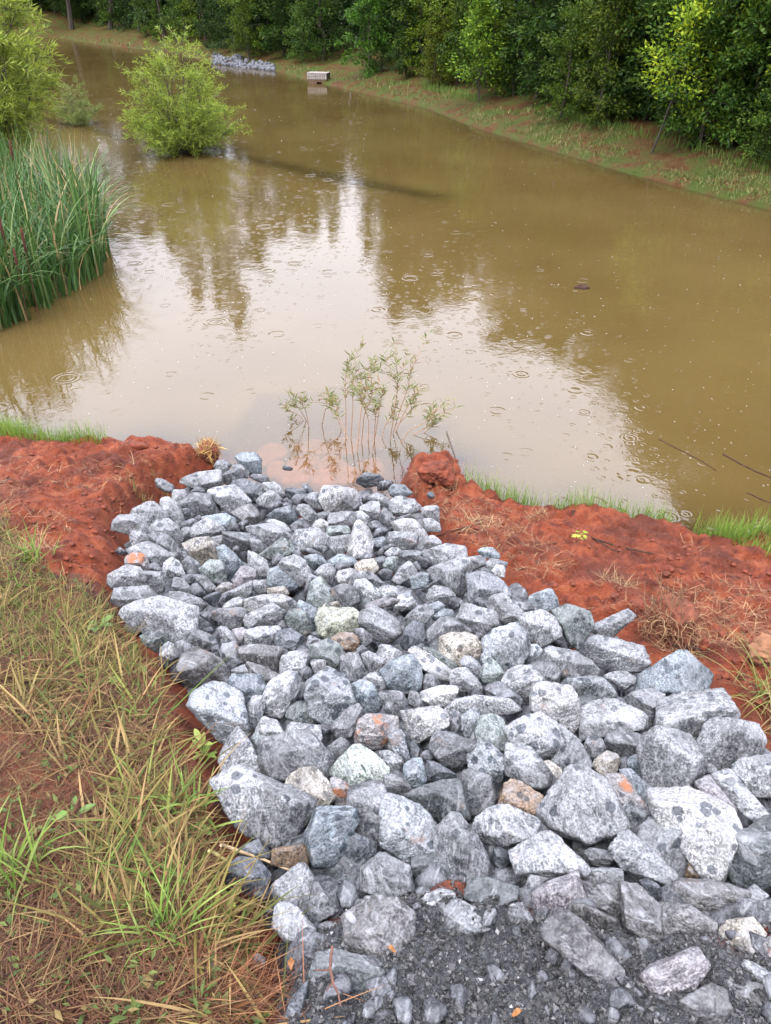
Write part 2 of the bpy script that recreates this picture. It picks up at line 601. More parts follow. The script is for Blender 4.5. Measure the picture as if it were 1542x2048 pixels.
mud = t.ramp(t.noise(co, 0.35, 3), [(0.35, (0.050, 0.033, 0.0105)), (0.65, (0.063, 0.043, 0.0150))])
df = t.node('BsdfDiffuse'); t.l.new(mud, df.inputs['Color'])
tp = t.node('BsdfTransparent'); tp.inputs['Color'].default_value = (0.93, 0.86, 0.78, 1)
clear = t.math('EXPONENT', t.math('MULTIPLY', dep.outputs['Fac'], -1 / 0.115))
body = t.node('MixShader'); t.put(body.inputs[0], clear); t.l.new(df.outputs[0], body.inputs[1]); t.l.new(tp.outputs[0], body.inputs[2])
gl = t.node('BsdfGlossy'); gl.inputs['Roughness'].default_value = 0.035; t.put(gl.inputs['Normal'], nrm)
fr = t.node('Fresnel'); fr.inputs['IOR'].default_value = 1.62; t.put(fr.inputs['Normal'], nrm)
ms = t.node('MixShader'); t.put(ms.inputs[0], fr.outputs[0]); t.l.new(body.outputs[0], ms.inputs[1]); t.l.new(gl.outputs[0], ms.inputs[2])
WATER_MAT = t.done(ms.outputs[0])
water = mesh_np("water", np.stack([wxr, wyr, np.zeros_like(wxr)], 1)[used], wF, WATER_MAT, True, None, None, {'depth': np.clip(-wz[used], 0, 2)})
tag(water, kind='structure')

# ------------------------------------------------------------------ riprap rocks, outlines read from the photograph
# tile lines: > origin_x origin_y ; rock lines: colour letter : outline in units of 1.9455 px : optional (full label | short name)
ROCKS = """
>200 900
g:58,32 61,29 76,37 77,44 66,42 59,38:flat grey slab tipped against the left red clay bank|the slab tipped on the left clay
l:84,31 99,25 121,22 122,38 108,42 96,40 88,37
g:118,17 121,12 128,11 134,16 127,25 121,23
g:135,15 141,12 154,24 153,30 146,28 137,17
g:121,29 134,20 143,20 146,26 142,32 130,37 124,35
b:141,8 147,4 158,4 164,10 164,22 155,25 146,17:upright bluish rock standing alone at the water edge|the upright rock at the water
l:73,49 77,42 87,42 91,50 86,57 79,58
g:94,43 100,38 106,40 108,45 97,46
g:86,54 97,46 112,47 127,54 129,65 108,69 97,65 86,59
l:108,42 122,40 138,38 148,46 152,52 145,60 135,65 130,58 128,53 112,46
d:130,35 148,31 154,32 166,38 170,48 155,51 147,45 140,39
l:30,66 40,56 54,55 66,64 69,70 60,75 47,79 40,74:pale humped rock lying against the left clay bank|the pale humped rock
l:60,53 70,50 80,57 85,72 82,80 70,71 64,62
g:45,72 51,68 60,72 55,78 47,80
l:15,74 20,69 32,68 45,76 49,85 40,88 28,85 15,82
l:31,83 42,82 52,93 46,98 35,99 32,92
l:50,83 62,73 70,72 78,79 84,92 80,99 73,92 66,87 56,88
g:51,89 64,87 72,90 78,100 87,112 83,116 75,110 60,101 54,95
l:80,60 90,60 97,67 95,71 87,72
g:85,74 95,71 101,74 99,81 85,80
l:97,70 102,67 106,72 100,75
l:100,76 109,72 120,76 128,84 115,90 93,91 90,85 101,81
g:81,84 88,80 100,82 92,90 85,94
g:112,91 122,89 128,88 130,98 122,102 118,95
l:128,83 134,78 132,72 140,76 143,83 135,87
c:82,99 92,93 110,91 121,97 123,102 118,113 106,120 92,109 83,105:round cream topped boulder among grey rocks on the left side|the round cream topped boulder
l:30,103 40,99 50,95 60,100 77,106 73,112 62,118 52,113 45,108 35,108
g:16,105 20,100 28,105 24,109
r:26,112 36,106 45,109 52,123 48,125 35,117 27,119:rust smeared grey rock against the left clay bank|the rust smeared rock
g:50,114 57,116 66,124 62,127 52,125
l:67,117 74,112 80,115 89,126 84,133 74,130 66,124
g:83,117 91,110 100,116 104,122 99,129 90,128
n:104,123 113,115 123,115 130,128 128,135 117,140 110,128
b:122,103 129,100 139,108 145,117 143,125 133,134 129,125 124,113
b:138,98 143,100 142,112 136,106
g:129,85 142,86 154,87 162,92 158,102 143,104 131,98
l:11,129 28,120 39,122 43,126 53,143 40,140 17,142 11,137:white topped boulder at the left edge where clay meets grass|the white topped boulder
g:42,126 55,127 68,127 73,137 63,143 58,149 53,142 45,133
g:12,144 25,142 45,141 56,150 55,158 40,163 20,160 12,152
g:70,131 84,133 92,141 98,150 85,148 75,141
p:84,130 95,128 99,137 92,142 86,136
g:95,129 108,130 120,143 110,146 103,138
g:92,143 99,136 106,144 110,150 98,150
g:58,150 64,145 84,147 108,155 119,166 117,170 103,168 90,157 75,153
p:138,133 146,121 154,122 162,126 160,136 148,141 140,139
r:120,143 128,136 138,138 141,143 128,148 122,147
g:118,136 124,133 128,136 122,141
d:107,152 120,145 125,146 118,160 112,158
l:128,148 141,142 154,136 160,146 150,154 130,152
k:135,65 141,61 154,56 160,62 163,72 153,77 146,72:dull brown wedge shaped rock among pale rocks|the dull brown wedge
d:141,77 148,72 154,73 152,80 144,83
b:108,69 128,66 136,70 133,73 140,76 130,80 118,75 108,72
>500 900
l:0,28 5,25 14,26 22,32 15,34 8,32
l:15,35 25,34 31,38 37,46 36,48 31,50 24,43 16,42
l:8,52 16,44 24,43 31,51 25,57 17,59 10,56
d:35,41 48,39 57,43 52,46 44,47 42,51 36,45
d:54,35 58,35 65,42 63,46 59,45 56,41:small dark green stub of rock leaning at the waterline|the dark stub at the waterline
l:43,50 48,46 57,46 58,52 52,57 45,55
g:56,49 63,45 70,45 75,55 74,62 66,59 58,53
w:73,43 77,39 90,39 105,42 109,47 106,60 95,62 80,63 76,58 73,50:big white speckled rock in the middle of the waterline|the big white waterline rock
d:105,50 109,48 114,57 110,63 106,60
l:18,60 26,52 31,52 33,58 28,63 22,64
d:32,56 38,54 45,57 40,60 33,60
b:20,68 28,62 42,58 50,60 52,73 42,76 30,72
l:46,56 52,57 60,58 67,66 67,74 62,80 56,72 50,61
l:0,80 10,78 23,77 35,83 42,90 40,92 28,98 18,100 8,92 0,88
l:17,74 25,72 35,76 43,84 41,89 33,81 24,77
g:43,77 54,71 59,77 61,82 50,82 45,84
l:41,94 48,85 48,83 61,82 62,88 50,97 46,100
l:46,97 52,89 62,82 68,81 78,88 82,93 78,97 66,99 60,98 56,102 47,104
w:63,82 68,74 74,71 79,75 80,84 76,87 70,82
g:68,66 76,64 84,64 83,71 76,74 68,71
g:80,76 84,66 95,63 106,65 107,76 98,78 88,76
n:79,86 83,77 92,76 100,80 102,85 92,89 82,90
l:82,91 92,89 104,88 108,91 101,107 94,110 86,103 81,96
w:101,108 104,95 107,82 110,76 118,76 124,86 126,93 122,105 110,112 104,113:white streaked upright rock left of the right clay mound|the white streaked upright rock
l:106,66 114,63 122,68 120,76 110,76
l:112,61 124,54 132,54 137,66 133,72 122,68 116,65
l:120,52 130,45 141,50 147,62 146,66 136,58 131,52
l:119,47 131,44 141,47 134,50 120,52
l:131,36 137,31 146,33 146,38 142,42 133,41
d:110,30 113,26 119,24 131,26 135,31 132,35 118,38 112,35:dark rounded rock with a pale top sitting in the water|the dark rock in the water
b:143,41 148,36 158,37 166,45 160,48 148,50
d:115,49 119,47 120,55 116,56
g:137,61 141,62 148,70 142,80 137,78 133,72
b:122,76 130,73 141,80 134,84 124,84
g:125,85 134,80 142,83 134,90 127,91
b:125,93 136,90 139,93 135,104 126,104
g:129,108 136,100 144,97 150,100 140,105 135,110
l:140,106 147,101 160,102 164,107 155,110 146,112
n:137,119 141,112 147,107 152,112 150,119 143,124:dark green rounded stone below the right clay mound|the dark green rounded stone
g:112,112 119,106 126,108 126,112 118,116
c:109,118 116,114 127,113 130,120 130,127 121,127 112,125 108,122:cream coloured blocky stone amid blue grey rocks|the cream blocky stone
g:127,112 137,110 142,113 137,120 131,125
g:131,128 138,123 148,124 146,133 138,135
n:11,108 25,97 32,92 40,94 46,101 40,107 30,109 23,112
g:0,92 5,90 12,95 16,104 11,109 4,106
l:0,104 10,110 18,115 21,120 17,128 10,128 0,122
n:22,117 26,108 32,108 37,113 30,120
l:30,121 36,113 45,110 53,107 61,121 60,128 51,138 45,134 38,127
g:39,106 50,103 57,106 56,112 45,110
b:57,110 68,108 76,112 79,118 72,123 68,124 60,117
g:56,103 62,101 72,106 80,113 76,114 66,108
l:64,99 70,98 80,100 80,106 75,110 68,103
b:79,112 88,108 100,108 109,116 100,122 88,118 80,117
b:87,119 97,116 105,120 96,126 88,128
g:68,127 74,120 82,118 87,124 87,131 84,137 76,134
b:16,130 20,122 27,121 37,129 47,138 46,145 40,148 35,142 20,138:blue grey tilted slab above a red clay gap|the blue grey tilted slab
p:0,124 6,125 9,130 6,135 0,134
g:58,142 60,129 66,124 69,130 68,138 60,150 56,149
n:60,155 64,138 72,132 78,138 85,147 85,156 75,162 62,158:grey green spotted rock standing below a red clay gap|the grey green spotted rock
w:88,130 92,125 105,122 110,126 104,137 96,139
g:104,139 108,128 116,126 126,127 135,133 141,139 130,141 112,135
l:107,146 110,136 118,134 130,144 133,150 125,156 112,155
g:85,144 97,139 106,142 108,150 112,154 105,162 93,164 86,155
l:134,142 142,140 150,142 152,149 146,154 136,156
g:130,140 136,142 136,152 132,150
l:0,136 8,134 17,134 21,140 19,145 5,147
c:19,143 35,140 39,148 30,150 20,149
d:32,17 37,16 47,20 40,21 34,20:thin dark stone barely breaking the water surface|the thin stone in the water
>780 900
l:0,50 12,49 24,52 31,60 27,64 18,68 3,64
g:3,72 14,68 27,64 32,70 18,73 6,76
l:33,62 38,59 53,58 52,70 50,75 42,72 34,68:grey rock with a square end against the right clay mound|the square ended rock
w:4,76 14,72 25,73 34,82 38,88 30,92 24,88 8,83
l:35,72 42,71 50,76 52,83 45,85 37,83
g:0,85 20,86 30,92 28,101 18,103 10,99 0,96
l:29,101 32,91 44,89 54,97 45,99 36,105
l:36,105 45,101 57,98 72,100 82,107 73,111 56,115 44,119 38,112:long rock with a bright white end beside the right clay|the long white ended rock
b:91,104 97,101 105,101 111,107 112,113 104,113 95,109
g:78,112 90,107 97,111 97,118 88,120 81,125
l:40,124 50,119 70,113 80,114 81,126 75,143 72,150 65,140 60,130 48,134 41,130
g:97,117 99,112 110,113 119,116 117,122 105,126
w:105,125 110,119 118,120 117,130 112,132:small white lump at the right clay edge|the small white lump
g:10,104 30,104 34,107 26,113 22,116 13,110
g:27,113 30,110 38,110 42,117 34,123
l:4,132 14,117 20,114 25,120 27,128 18,130 10,137
b:24,117 28,115 33,123 30,126 26,122
b:18,138 22,131 32,128 37,124 44,132 35,140 25,142
g:34,143 48,134 58,128 65,140 63,143 50,140 40,146
g:36,148 47,141 58,142 65,149 64,153 50,158 40,158
s:75,148 79,130 88,127 98,128 111,134 121,146 126,152 110,158 90,160 80,156:dark streaked wedge shaped boulder beside the right clay bank|the dark streaked wedge
l:6,162 9,150 19,148 29,161 12,165
g:93,123 98,121 105,125 104,128 95,127
>200 1180
l:22,26 38,15 55,10 70,8 95,14 104,25 118,36 117,41 100,40 80,53 76,55 60,44 42,40 28,32:huge long pale speckled boulder beside the left grass|the huge pale boulder by the grass
g:100,24 112,22 120,30 118,36 108,30
g:106,40 114,38 117,42 113,46 108,44
n:42,48 52,43 62,46 72,53 70,58 58,63 48,58
l:59,63 70,54 78,58 80,68 72,72 62,68
g:78,55 85,52 95,58 98,62 88,68 82,72 79,62
g:84,51 90,41 100,40 109,44 120,53 115,60 100,61 93,57:grey pointed rock with a muddy brown underside|the rock with the brown underside
k:82,80 88,67 100,61 110,63 122,72 130,84 131,98 120,97 105,98 90,98 83,90:domed brownish grey streaked boulder next to the grass|the domed brownish boulder
g:110,62 121,56 127,58 124,70 118,66
g:120,40 127,36 135,43 142,50 143,57 132,56 125,48
p:136,41 146,39 150,42 151,54 144,57 140,48
g:124,64 127,57 138,55 145,64 148,73 138,80 131,83 126,74
g:131,84 145,78 152,76 158,82 150,88 138,88
b:131,92 134,88 154,87 163,88 168,100 164,115 152,121 140,109 132,102
v:93,120 103,113 104,97 110,94 128,99 143,108 145,120 149,145 152,155 140,160 122,152 111,138 108,128 100,127:large pale slab covered in dark spots beside bare clay|the large spotted slab
l:117,23 122,20 130,22 145,19 150,24 149,37 135,39 124,34 118,30
l:127,18 130,12 142,8 151,10 153,18 140,21 130,21
g:120,15 126,5 132,4 130,10 126,20
>480 1180
w:9,10 25,6 45,5 56,5 57,12 55,20 48,23 38,16 30,15 18,20 8,24 7,19:long flat white rock under a cream stone|the long flat white rock
l:6,32 8,26 20,20 32,15 37,17 48,25 40,31 36,36 20,40 9,40
l:8,42 20,39 38,38 40,42 37,58 22,57 10,56 7,50
g:38,36 43,31 50,34 53,40 45,41 40,42
d:38,55 40,43 52,41 60,48 67,50 66,58 64,63 50,62 42,60
n:48,30 52,22 60,20 68,25 75,36 76,42 70,47 62,47 54,42:pale green oval rock beside a greenish yellow boulder|the green oval rock
b:56,12 62,11 72,17 80,20 82,32 76,35 68,22 57,18
c:81,20 88,14 104,11 109,14 104,18 92,18 85,22
y:77,39 82,30 82,20 95,21 115,20 122,29 122,38 112,44 100,48 90,50 84,46:broad greenish yellow boulder with dark spots in the middle|the greenish yellow boulder
p:115,21 122,17 135,12 150,8 160,10 158,15 140,18 125,22:long rock with pink red streaks|the pink streaked rock
g:121,25 130,19 140,18 155,28 165,35 163,44 153,52 140,50 130,40 122,33
g:117,42 124,39 136,48 134,55 128,60 122,52
o:95,50 104,45 115,45 121,51 120,60 112,68 106,62 103,56:orange tan rock, the only one in the middle|the orange tan rock
n:67,64 72,58 90,52 101,56 107,63 104,72 98,78 88,68 72,71:sage green flat topped rock left of the orange one|the sage green rock
g:66,52 72,47 83,52 84,55 72,58 67,61
g:72,44 78,43 84,50 80,52 74,47
k:0,60 10,57 25,58 38,59 46,63 46,70 41,81 30,80 15,76 5,73 2,65
k:7,79 9,75 25,80 40,88 38,95 32,92 28,98 25,103 20,98 15,85:dark brown sided rock under a flat greyish slab|the brown sided rock
l:41,80 43,70 50,65 60,64 70,69 67,78 60,87 50,84 42,86
g:60,86 68,78 73,82 76,92 70,92
w:72,73 78,72 87,73 88,80 80,92 77,85
v:69,106 72,96 80,92 90,82 98,83 108,92 112,105 115,116 104,119 100,130 94,139 82,137 75,128 71,116:big round bluish boulder with dark spots and a shadowed base|the big round spotted boulder
g:100,72 107,68 112,66 120,66 126,78 130,87 125,92 110,94 104,85
l:124,68 133,64 142,66 147,72 145,82 134,87 127,80
g:120,60 126,57 132,62 125,68 120,66
b:110,97 118,93 135,97 142,108 144,118 140,124 128,127 118,120 114,112 110,103
l:127,92 135,86 146,86 155,94 152,100 140,104 134,96
l:25,128 26,108 32,96 45,87 57,87 62,95 60,105 52,113 45,125 38,136 30,134:tall leaning pale speckled boulder beside a narrow one|the tall leaning boulder
g:56,110 62,97 70,93 74,95 70,104 70,112 62,115
n:48,125 52,116 60,115 70,116 75,125 74,138 60,137 48,130
l:5,140 8,120 14,110 20,108 25,112 24,125 20,135 14,145 8,148:narrow upright rock like a blunt blade|the narrow upright rock
l:10,154 16,143 22,138 24,132 30,131 37,136 42,148 48,156 46,165 25,170 12,165
l:42,140 50,136 65,138 80,140 82,150 80,156 60,150 48,152
g:92,145 100,133 108,125 120,119 125,125 124,135 118,143 114,150 105,153 97,150:oval pale rock tilted up with a dark underside|the tilted oval rock
r:118,146 124,135 138,124 150,125 160,132 160,142 150,152 145,160 130,162 118,158:white topped boulder with a rust orange lower side|the rust sided boulder
d:76,136 82,140 94,141 92,147 85,148
o:20,102 27,101 26,108 21,108
>760 1180
g:25,31 38,18 47,16 56,24 53,32 45,33 36,33 28,38
b:50,16 60,12 70,19 60,24 56,25
g:72,9 80,8 90,11 85,16 76,20 72,16
l:97,10 104,5 111,11 108,19 100,17
l:73,28 78,20 88,15 100,17 115,22 124,30 126,35 116,40 110,44 98,44 85,38 78,33
l:110,15 118,6 128,5 135,12 140,20 150,26 135,28 128,33 120,25 112,20
b:55,27 65,20 76,20 74,28 62,29 55,32
g:48,44 55,35 62,29 72,29 80,33 92,43 80,45 68,46 62,50 60,58 53,59 49,50
d:22,55 25,42 35,33 43,35 47,43 46,53 36,60 26,62:dark green rounded rock with pale flecks|the dark flecked rock
c:61,60 64,50 72,46 98,45 100,50 104,65 95,70 82,78 70,72 62,65:cream speckled boulder right of a dark rounded rock|the cream speckled boulder
g:98,44 106,45 107,51 103,58 100,52
v:104,65 108,52 118,43 130,37 140,36 150,45 154,58 145,75 132,88 125,82 115,72 106,76:tall blue grey boulder with large dark spots|the blue grey boulder with large spots
v:137,60 145,57 160,57 168,64 167,72 155,77 145,73:flat oval stone with dark spots on a larger boulder|the flat oval spotted stone
l:0,68 0,57 10,58 22,65 18,72 5,80
b:2,84 14,78 25,66 30,65 40,80 43,95 43,104 30,105 14,104 11,97 5,90:light blue pyramid shaped boulder with a grey front|the light blue pyramid boulder
w:30,63 36,59 50,66 62,76 73,83 73,89 66,95 55,88 45,82 38,74:long thin white rock lying diagonally|the long diagonal white rock
n:41,63 48,60 56,62 68,75 78,76 74,83 62,75 50,66
g:33,60 40,55 45,56 44,61 38,63
g:43,90 48,87 55,87 61,97 55,98 45,103
l:71,95 75,83 80,80 87,80 97,90 103,99 102,105 88,104 72,99
s:82,76 88,69 94,70 105,78 105,83 102,93 95,86 88,80
n:104,88 107,78 115,71 122,78 130,88 127,95 118,96 108,95
l:127,95 133,85 142,80 155,80 167,92 165,104 155,118 148,110 138,104
s:109,103 110,98 125,96 135,103 150,115 154,124 142,124 135,114 120,108
w:41,106 50,102 62,99 80,100 85,105 82,112 70,116 60,120 50,116 42,112
g:22,105 36,104 42,110 44,120 38,122 28,116
g:0,105 12,103 22,107 29,120 25,128 15,130 0,120
l:60,120 72,115 85,113 105,108 125,110 138,117 141,124 130,129 110,131 98,125 88,124 76,130 66,127:long rounded pale rock lying crosswise above a spotted stone|the long crosswise rock
w:24,126 36,123 58,121 70,132 70,142 60,146 50,152 38,156 30,145 26,136:white boxy boulder with a grey speckled front|the white boxy boulder
g:70,143 68,130 75,124 82,128 84,140 76,147 72,148
v:83,131 90,124 97,121 102,128 103,138 97,149 88,150 84,142
n:98,154 104,132 115,130 125,134 130,150 128,165 110,165 100,162
l:122,131 142,126 160,126 178,138 186,152 184,166 170,178 155,175 140,165 130,150:very large smooth grey streaked boulder right of a greenish one|the large smooth streaked boulder
l:8,150 14,140 20,143 25,150 22,162 10,165
>1040 1180
l:0,28 20,22 32,22 36,28 41,40 41,47 32,54 20,57 8,45
b:4,9 15,6 28,0 32,0 38,10 40,17 30,21 20,22 14,14
g:-14,14 0,13 12,14 20,22 10,27 -3,29 -12,22
n:33,22 42,17 50,17 56,21 70,24 75,30 74,36 65,42 64,52 60,59 50,52 48,46 40,36:blocky greenish boulder left of a long stone on the clay|the blocky greenish boulder
g:67,44 80,34 98,26 108,21 115,26 116,29 105,38 94,48 85,48 75,48 68,49:long bar shaped stone pointing up onto the right clay|the bar shaped stone
g:62,60 64,54 72,49 82,48 95,52 110,60 125,59 138,62 142,68 138,76 130,82 115,84 95,83 80,77 70,70:long grey boulder with a pinched tail beside the clay|the long boulder with a tail
l:20,72 32,60 40,59 55,64 70,73 78,82 72,89 52,91 38,92 35,80 24,75
g:0,82 20,74 36,76 40,86 36,97 22,94 8,84
v:45,97 52,91 70,90 85,90 100,95 103,104 90,112 70,116 60,120 57,112 52,100:flat pale blue slab sprinkled with small dark spots|the flat pale blue slab
g:86,89 95,85 108,84 118,90 117,96 108,102 100,95
w:10,118 14,103 22,95 35,97 50,99 56,103 58,118 62,135 60,143 50,146 42,138 30,128 14,124:bright white blocky boulder with a small red fleck|the bright white block
l:66,122 72,117 85,114 110,113 122,120 128,130 125,142 115,144 95,140 85,148 66,152 64,140:broad pale boulder with a white ridge across it|the broad ridged boulder
g:110,112 120,106 135,103 145,106 151,111 147,118 148,132 140,140 132,142 128,132 120,118
l:32,140 40,138 52,147 62,155 55,165 42,162
g:67,152 75,150 84,155 76,158
>1242 1280
b:17,46 22,36 40,27 58,14 65,14 75,24 94,40 94,47 75,53 60,56 45,52 35,49 20,52:angular triangular boulder with a dark overhang at the right clay|the triangular boulder
l:43,64 60,57 85,55 105,52 115,52 122,58 123,82 110,84 90,84 80,105 70,107 60,98 50,88 40,90 48,82 43,72:largest flat topped grey boulder at the right edge of the pile|the flat topped right boulder
l:76,112 80,100 90,85 105,83 122,85 140,90 147,100 146,115 140,120 125,122 115,128 100,132 88,128 84,120:large rounded boulder with an orange patch near its foot|the boulder with an orange patch
l:20,106 40,93 55,92 68,100 74,112 84,125 86,138 80,147 70,152 55,155 36,155 28,145 24,125:large whitish heavily speckled boulder on the right|the whitish speckled boulder
g:0,92 10,95 22,100 20,115 26,122 14,124 0,120 -15,112 -12,98
g:85,127 94,128 100,136 95,141 86,139
l:95,141 105,136 113,135 120,145 132,162 150,178 152,185 142,190 130,174 114,168 100,152:long pale rock sloping down to the right frame edge|the long sloping rock
l:117,131 125,124 145,119 165,118 165,160 155,158 140,155 130,158 120,148:big pale boulder cut off by the right frame edge|the pale boulder at the frame edge
b:13,120 18,118 26,125 30,140 20,140 10,132 0,125
>1242 1540
b:0,2 10,0 20,12 34,23 33,42 26,42 15,26 8,14:blue green slanting slab beside a rust stained rock|the blue green slanting slab
r:-14,8 0,6 8,14 20,32 29,43 15,42 5,38 -8,40 -14,25:dark rock with a bright orange rust patch|the rust patched dark rock
p:76,15 80,12 92,8 97,16 108,28 117,38 116,48 110,43 102,46 92,33 83,28:pinkish tan rock wedged between grey boulders on the right|the pinkish tan rock
w:34,25 58,21 72,23 95,42 110,42 119,62 104,75 99,88 100,111 84,104 70,80 63,58 52,46 36,45:large white topped tapering boulder with a dark lower end|the white tapering boulder
v:2,40 6,36 20,40 33,46 32,55 18,62 10,59 3,52
g:15,68 25,60 32,52 45,47 55,54 64,68 68,82 68,95 62,112 55,105 40,92 28,78:leaf shaped speckled grey boulder leaning on its neighbour|the leaf shaped boulder
g:-14,68 0,62 10,65 25,77 42,92 55,106 58,118 50,120 30,112 15,107 0,100 -12,85:long oval purplish grey boulder lying diagonally|the long oval boulder
e:102,82 106,70 120,63 140,68 165,68 168,112 140,117 127,123 114,108:smooth wet green grey boulder at the right frame edge|the smooth green grey boulder
e:127,62 140,54 148,48 165,48 165,68 140,68
o:66,108 70,92 76,95 83,108 82,115 70,114
k:53,128 57,118 65,114 80,117 95,115 110,119 127,126 128,140 118,144 105,140 98,150 90,150 80,142 65,140 55,138:wide mottled purplish boulder near the lower right|the wide mottled boulder
g:128,126 136,119 150,130 140,140 125,146 118,142
p:96,148 104,142 112,144 119,154 105,156 99,155
d:20,115 28,112 40,120 46,136 40,140 30,130
>1242 1748
k:0,12 8,9 18,14 28,26 38,33 40,45 42,70 30,70 20,66 6,54 4,40 8,22:dark jagged wet boulder at the edge of the gravel|the dark jagged boulder
k:36,34 45,31 52,34 70,34 82,40 92,46 100,54 98,64 80,68 60,66 45,65 40,50
c:100,58 110,50 135,47 146,53 147,62 143,70 138,80 125,88 112,78 103,66:pale tan smooth rock in the lower right corner|the pale tan corner rock
p:22,106 36,94 55,87 75,78 84,86 88,97 80,108 70,122 62,122 60,132 46,139 42,126 30,115:slanting purplish block half sunk in the gravel|the slanting purplish block
k:62,130 75,120 95,115 105,122 108,135 115,150 100,160 75,160 64,148
k:105,115 115,111 130,112 145,115 152,125 150,140 145,152 130,145 112,140 106,126
l:120,100 128,90 140,94 165,110 165,120 154,120 140,114 130,108
r:140,82 150,68 165,58 165,100 154,92 145,90:rust orange rock at the lower right frame edge|the rust orange corner rock
d:98,72 103,68 115,80 123,90 112,95 102,94
b:46,143 52,140 58,144 48,147
g:130,42 140,30 154,28 165,30 165,55 150,58 143,48
>1040 1748
k:23,54 32,44 45,39 52,42 66,52 78,66 95,86 106,100 108,116 95,120 80,110 60,85 45,75 28,68:long sloping boulder half buried in dark gravel|the half buried boulder
b:55,98 65,85 80,84 93,98 85,108 70,112 58,110:blue striped stone lying on the half buried boulder|the blue striped stone
g:3,4 8,1 25,3 38,5 30,12 18,18 10,20 4,12
p:15,35 16,20 30,10 50,2 57,0 63,8 65,26 55,31 48,38 35,38 22,42:purplish grey block with a flat face above the gravel|the purplish flat faced block
k:64,10 75,10 100,14 107,24 107,35 100,47 90,40 75,33 66,28
k:51,34 58,30 68,32 74,36 85,45 97,46 108,60 106,68 95,64 80,62 68,52 55,42
l:60,-2 75,-5 103,-5 103,7 95,12 80,13 66,9
>960 1460
o:13,56 17,53 28,51 40,54 55,63 66,71 62,77 57,90 53,92 42,85 25,80 14,76:tan brown rock with a cream top, left of the biggest boulder|the tan cream topped rock
l:57,91 65,78 80,60 92,42 105,39 116,45 127,55 135,68 143,82 149,98 140,103 128,106 110,114 98,112 85,104 65,98:biggest pale triangular boulder with an orange tip|the biggest triangular boulder
l:0,91 15,81 28,80 42,86 58,93 64,103 60,108 42,113 30,118 14,122 6,120 -5,105
l:35,125 42,118 60,109 73,107 82,114 90,126 100,130 108,140 105,150 90,148 70,144 55,146 42,148 37,138:smooth humped pale boulder below the biggest triangular one|the smooth humped boulder
d:13,136 15,123 20,121 32,128 28,138 20,142
g:108,126 115,122 134,125 138,132 130,142 118,138
g:28,30 30,16 40,13 52,20 62,36 74,48 76,56 68,62 58,60 48,50 30,46 26,40:sharp edged dark striped rock overhanging a tan one|the sharp striped rock
c:63,34 72,33 82,40 87,48 80,58 75,60 73,47
g:75,32 88,16 97,12 105,18 106,30 115,38 108,40 92,41 87,45
g:105,18 112,8 117,7 125,11 128,20 122,28 115,38 107,30
c:116,38 120,30 130,23 140,26 143,33 138,45 127,47 120,44
v:0,15 10,16 24,28 26,40 24,50 10,54 0,45 -12,40 -10,25
g:-22,58 -20,48 -10,42 0,43 10,50 12,62 15,70 12,82 5,85 -8,86 -18,75
>680 1460
m:-8,40 5,26 14,19 28,17 38,23 47,37 49,50 45,57 30,55 12,58 -6,48:mint white rounded boulder with grey spots, the palest of all|the mint white boulder
l:41,23 50,22 62,28 65,36 56,44 48,40
g:46,46 55,46 66,52 72,60 68,70 58,68 48,64
b:64,48 68,36 75,31 83,30 88,45 89,52 80,57 73,58
d:70,20 75,11 82,20 80,28 73,30
s:50,8 60,0 66,10 71,28 68,34 62,28 56,22
g:93,18 101,3 115,5 135,12 148,18 135,24 124,30 121,36 108,35 98,26:wedge shaped rock with a brown stained left edge|the brown edged wedge
b:82,26 92,18 97,28 90,33 85,31
d:89,43 91,33 98,34 118,45 119,49 100,52 91,51
e:70,68 76,60 85,53 100,51 120,52 121,62 128,85 131,92 115,92 105,85 95,93 88,85 78,74:broad dark wet rock behind two tall boulders|the broad dark wet rock
g:10,75 13,57 28,51 40,53 47,65 49,72 46,85 46,100 42,118 35,122 28,112 20,104 12,100 9,85:dark speckled boulder directly below the mint white one|the dark speckled boulder
v:45,82 50,69 60,67 75,71 85,85 96,98 99,112 98,126 97,140 82,140 70,126 60,124 46,118 44,105:tall pale boulder with grey spots and a dark base|the tall spotted boulder
g:96,92 105,84 117,81 123,88 135,105 150,125 153,135 148,152 135,156 115,150 102,130 98,110:long grey slab sloping down right of the tall spotted boulder|the long sloping grey slab
e:72,140 75,132 85,138 98,128 108,133 112,150 100,154 85,154 74,148
g:22,150 25,142 38,134 42,128 55,130 68,140 74,152 73,165 55,172 35,172 23,165:blocky grey rock with a dark hollow above it|the blocky grey rock
d:3,118 5,112 14,107 30,112 36,116 35,128 22,137 10,133 3,126
g:-12,18 0,9 12,15 5,25 -5,35 -13,28
>400 1460
l:10,2 24,0 40,0 48,10 58,28 70,50 72,55 60,50 45,42 25,40 23,20
g:67,12 90,8 109,2 118,8 130,22 137,34 132,50 112,42 98,47 90,52 75,50 66,38 62,28:big square shouldered grey boulder with a crease down its face|the square shouldered boulder
n:53,12 58,2 70,0 82,2 89,8 70,11 66,20 63,35 58,25
c:88,60 92,50 104,42 118,41 130,50 138,60 140,64 130,72 128,80 118,82 113,70 102,64:smooth round pale rock above a large leftmost boulder|the smooth round pale rock
r:135,52 140,50 150,55 156,65 155,72 142,79 138,80 138,62
l:16,55 23,52 23,42 40,40 47,46 60,48 75,55 100,64 112,69 114,74 112,83 98,95 82,120 72,115 55,107 42,100 32,82 26,66:large two toned boulder at the lower left with a white top|the large two toned boulder
c:112,82 116,78 117,84 113,87
b:115,95 122,82 140,82 155,82 160,95 150,108 143,115 143,130 132,145 120,145 112,125 110,108
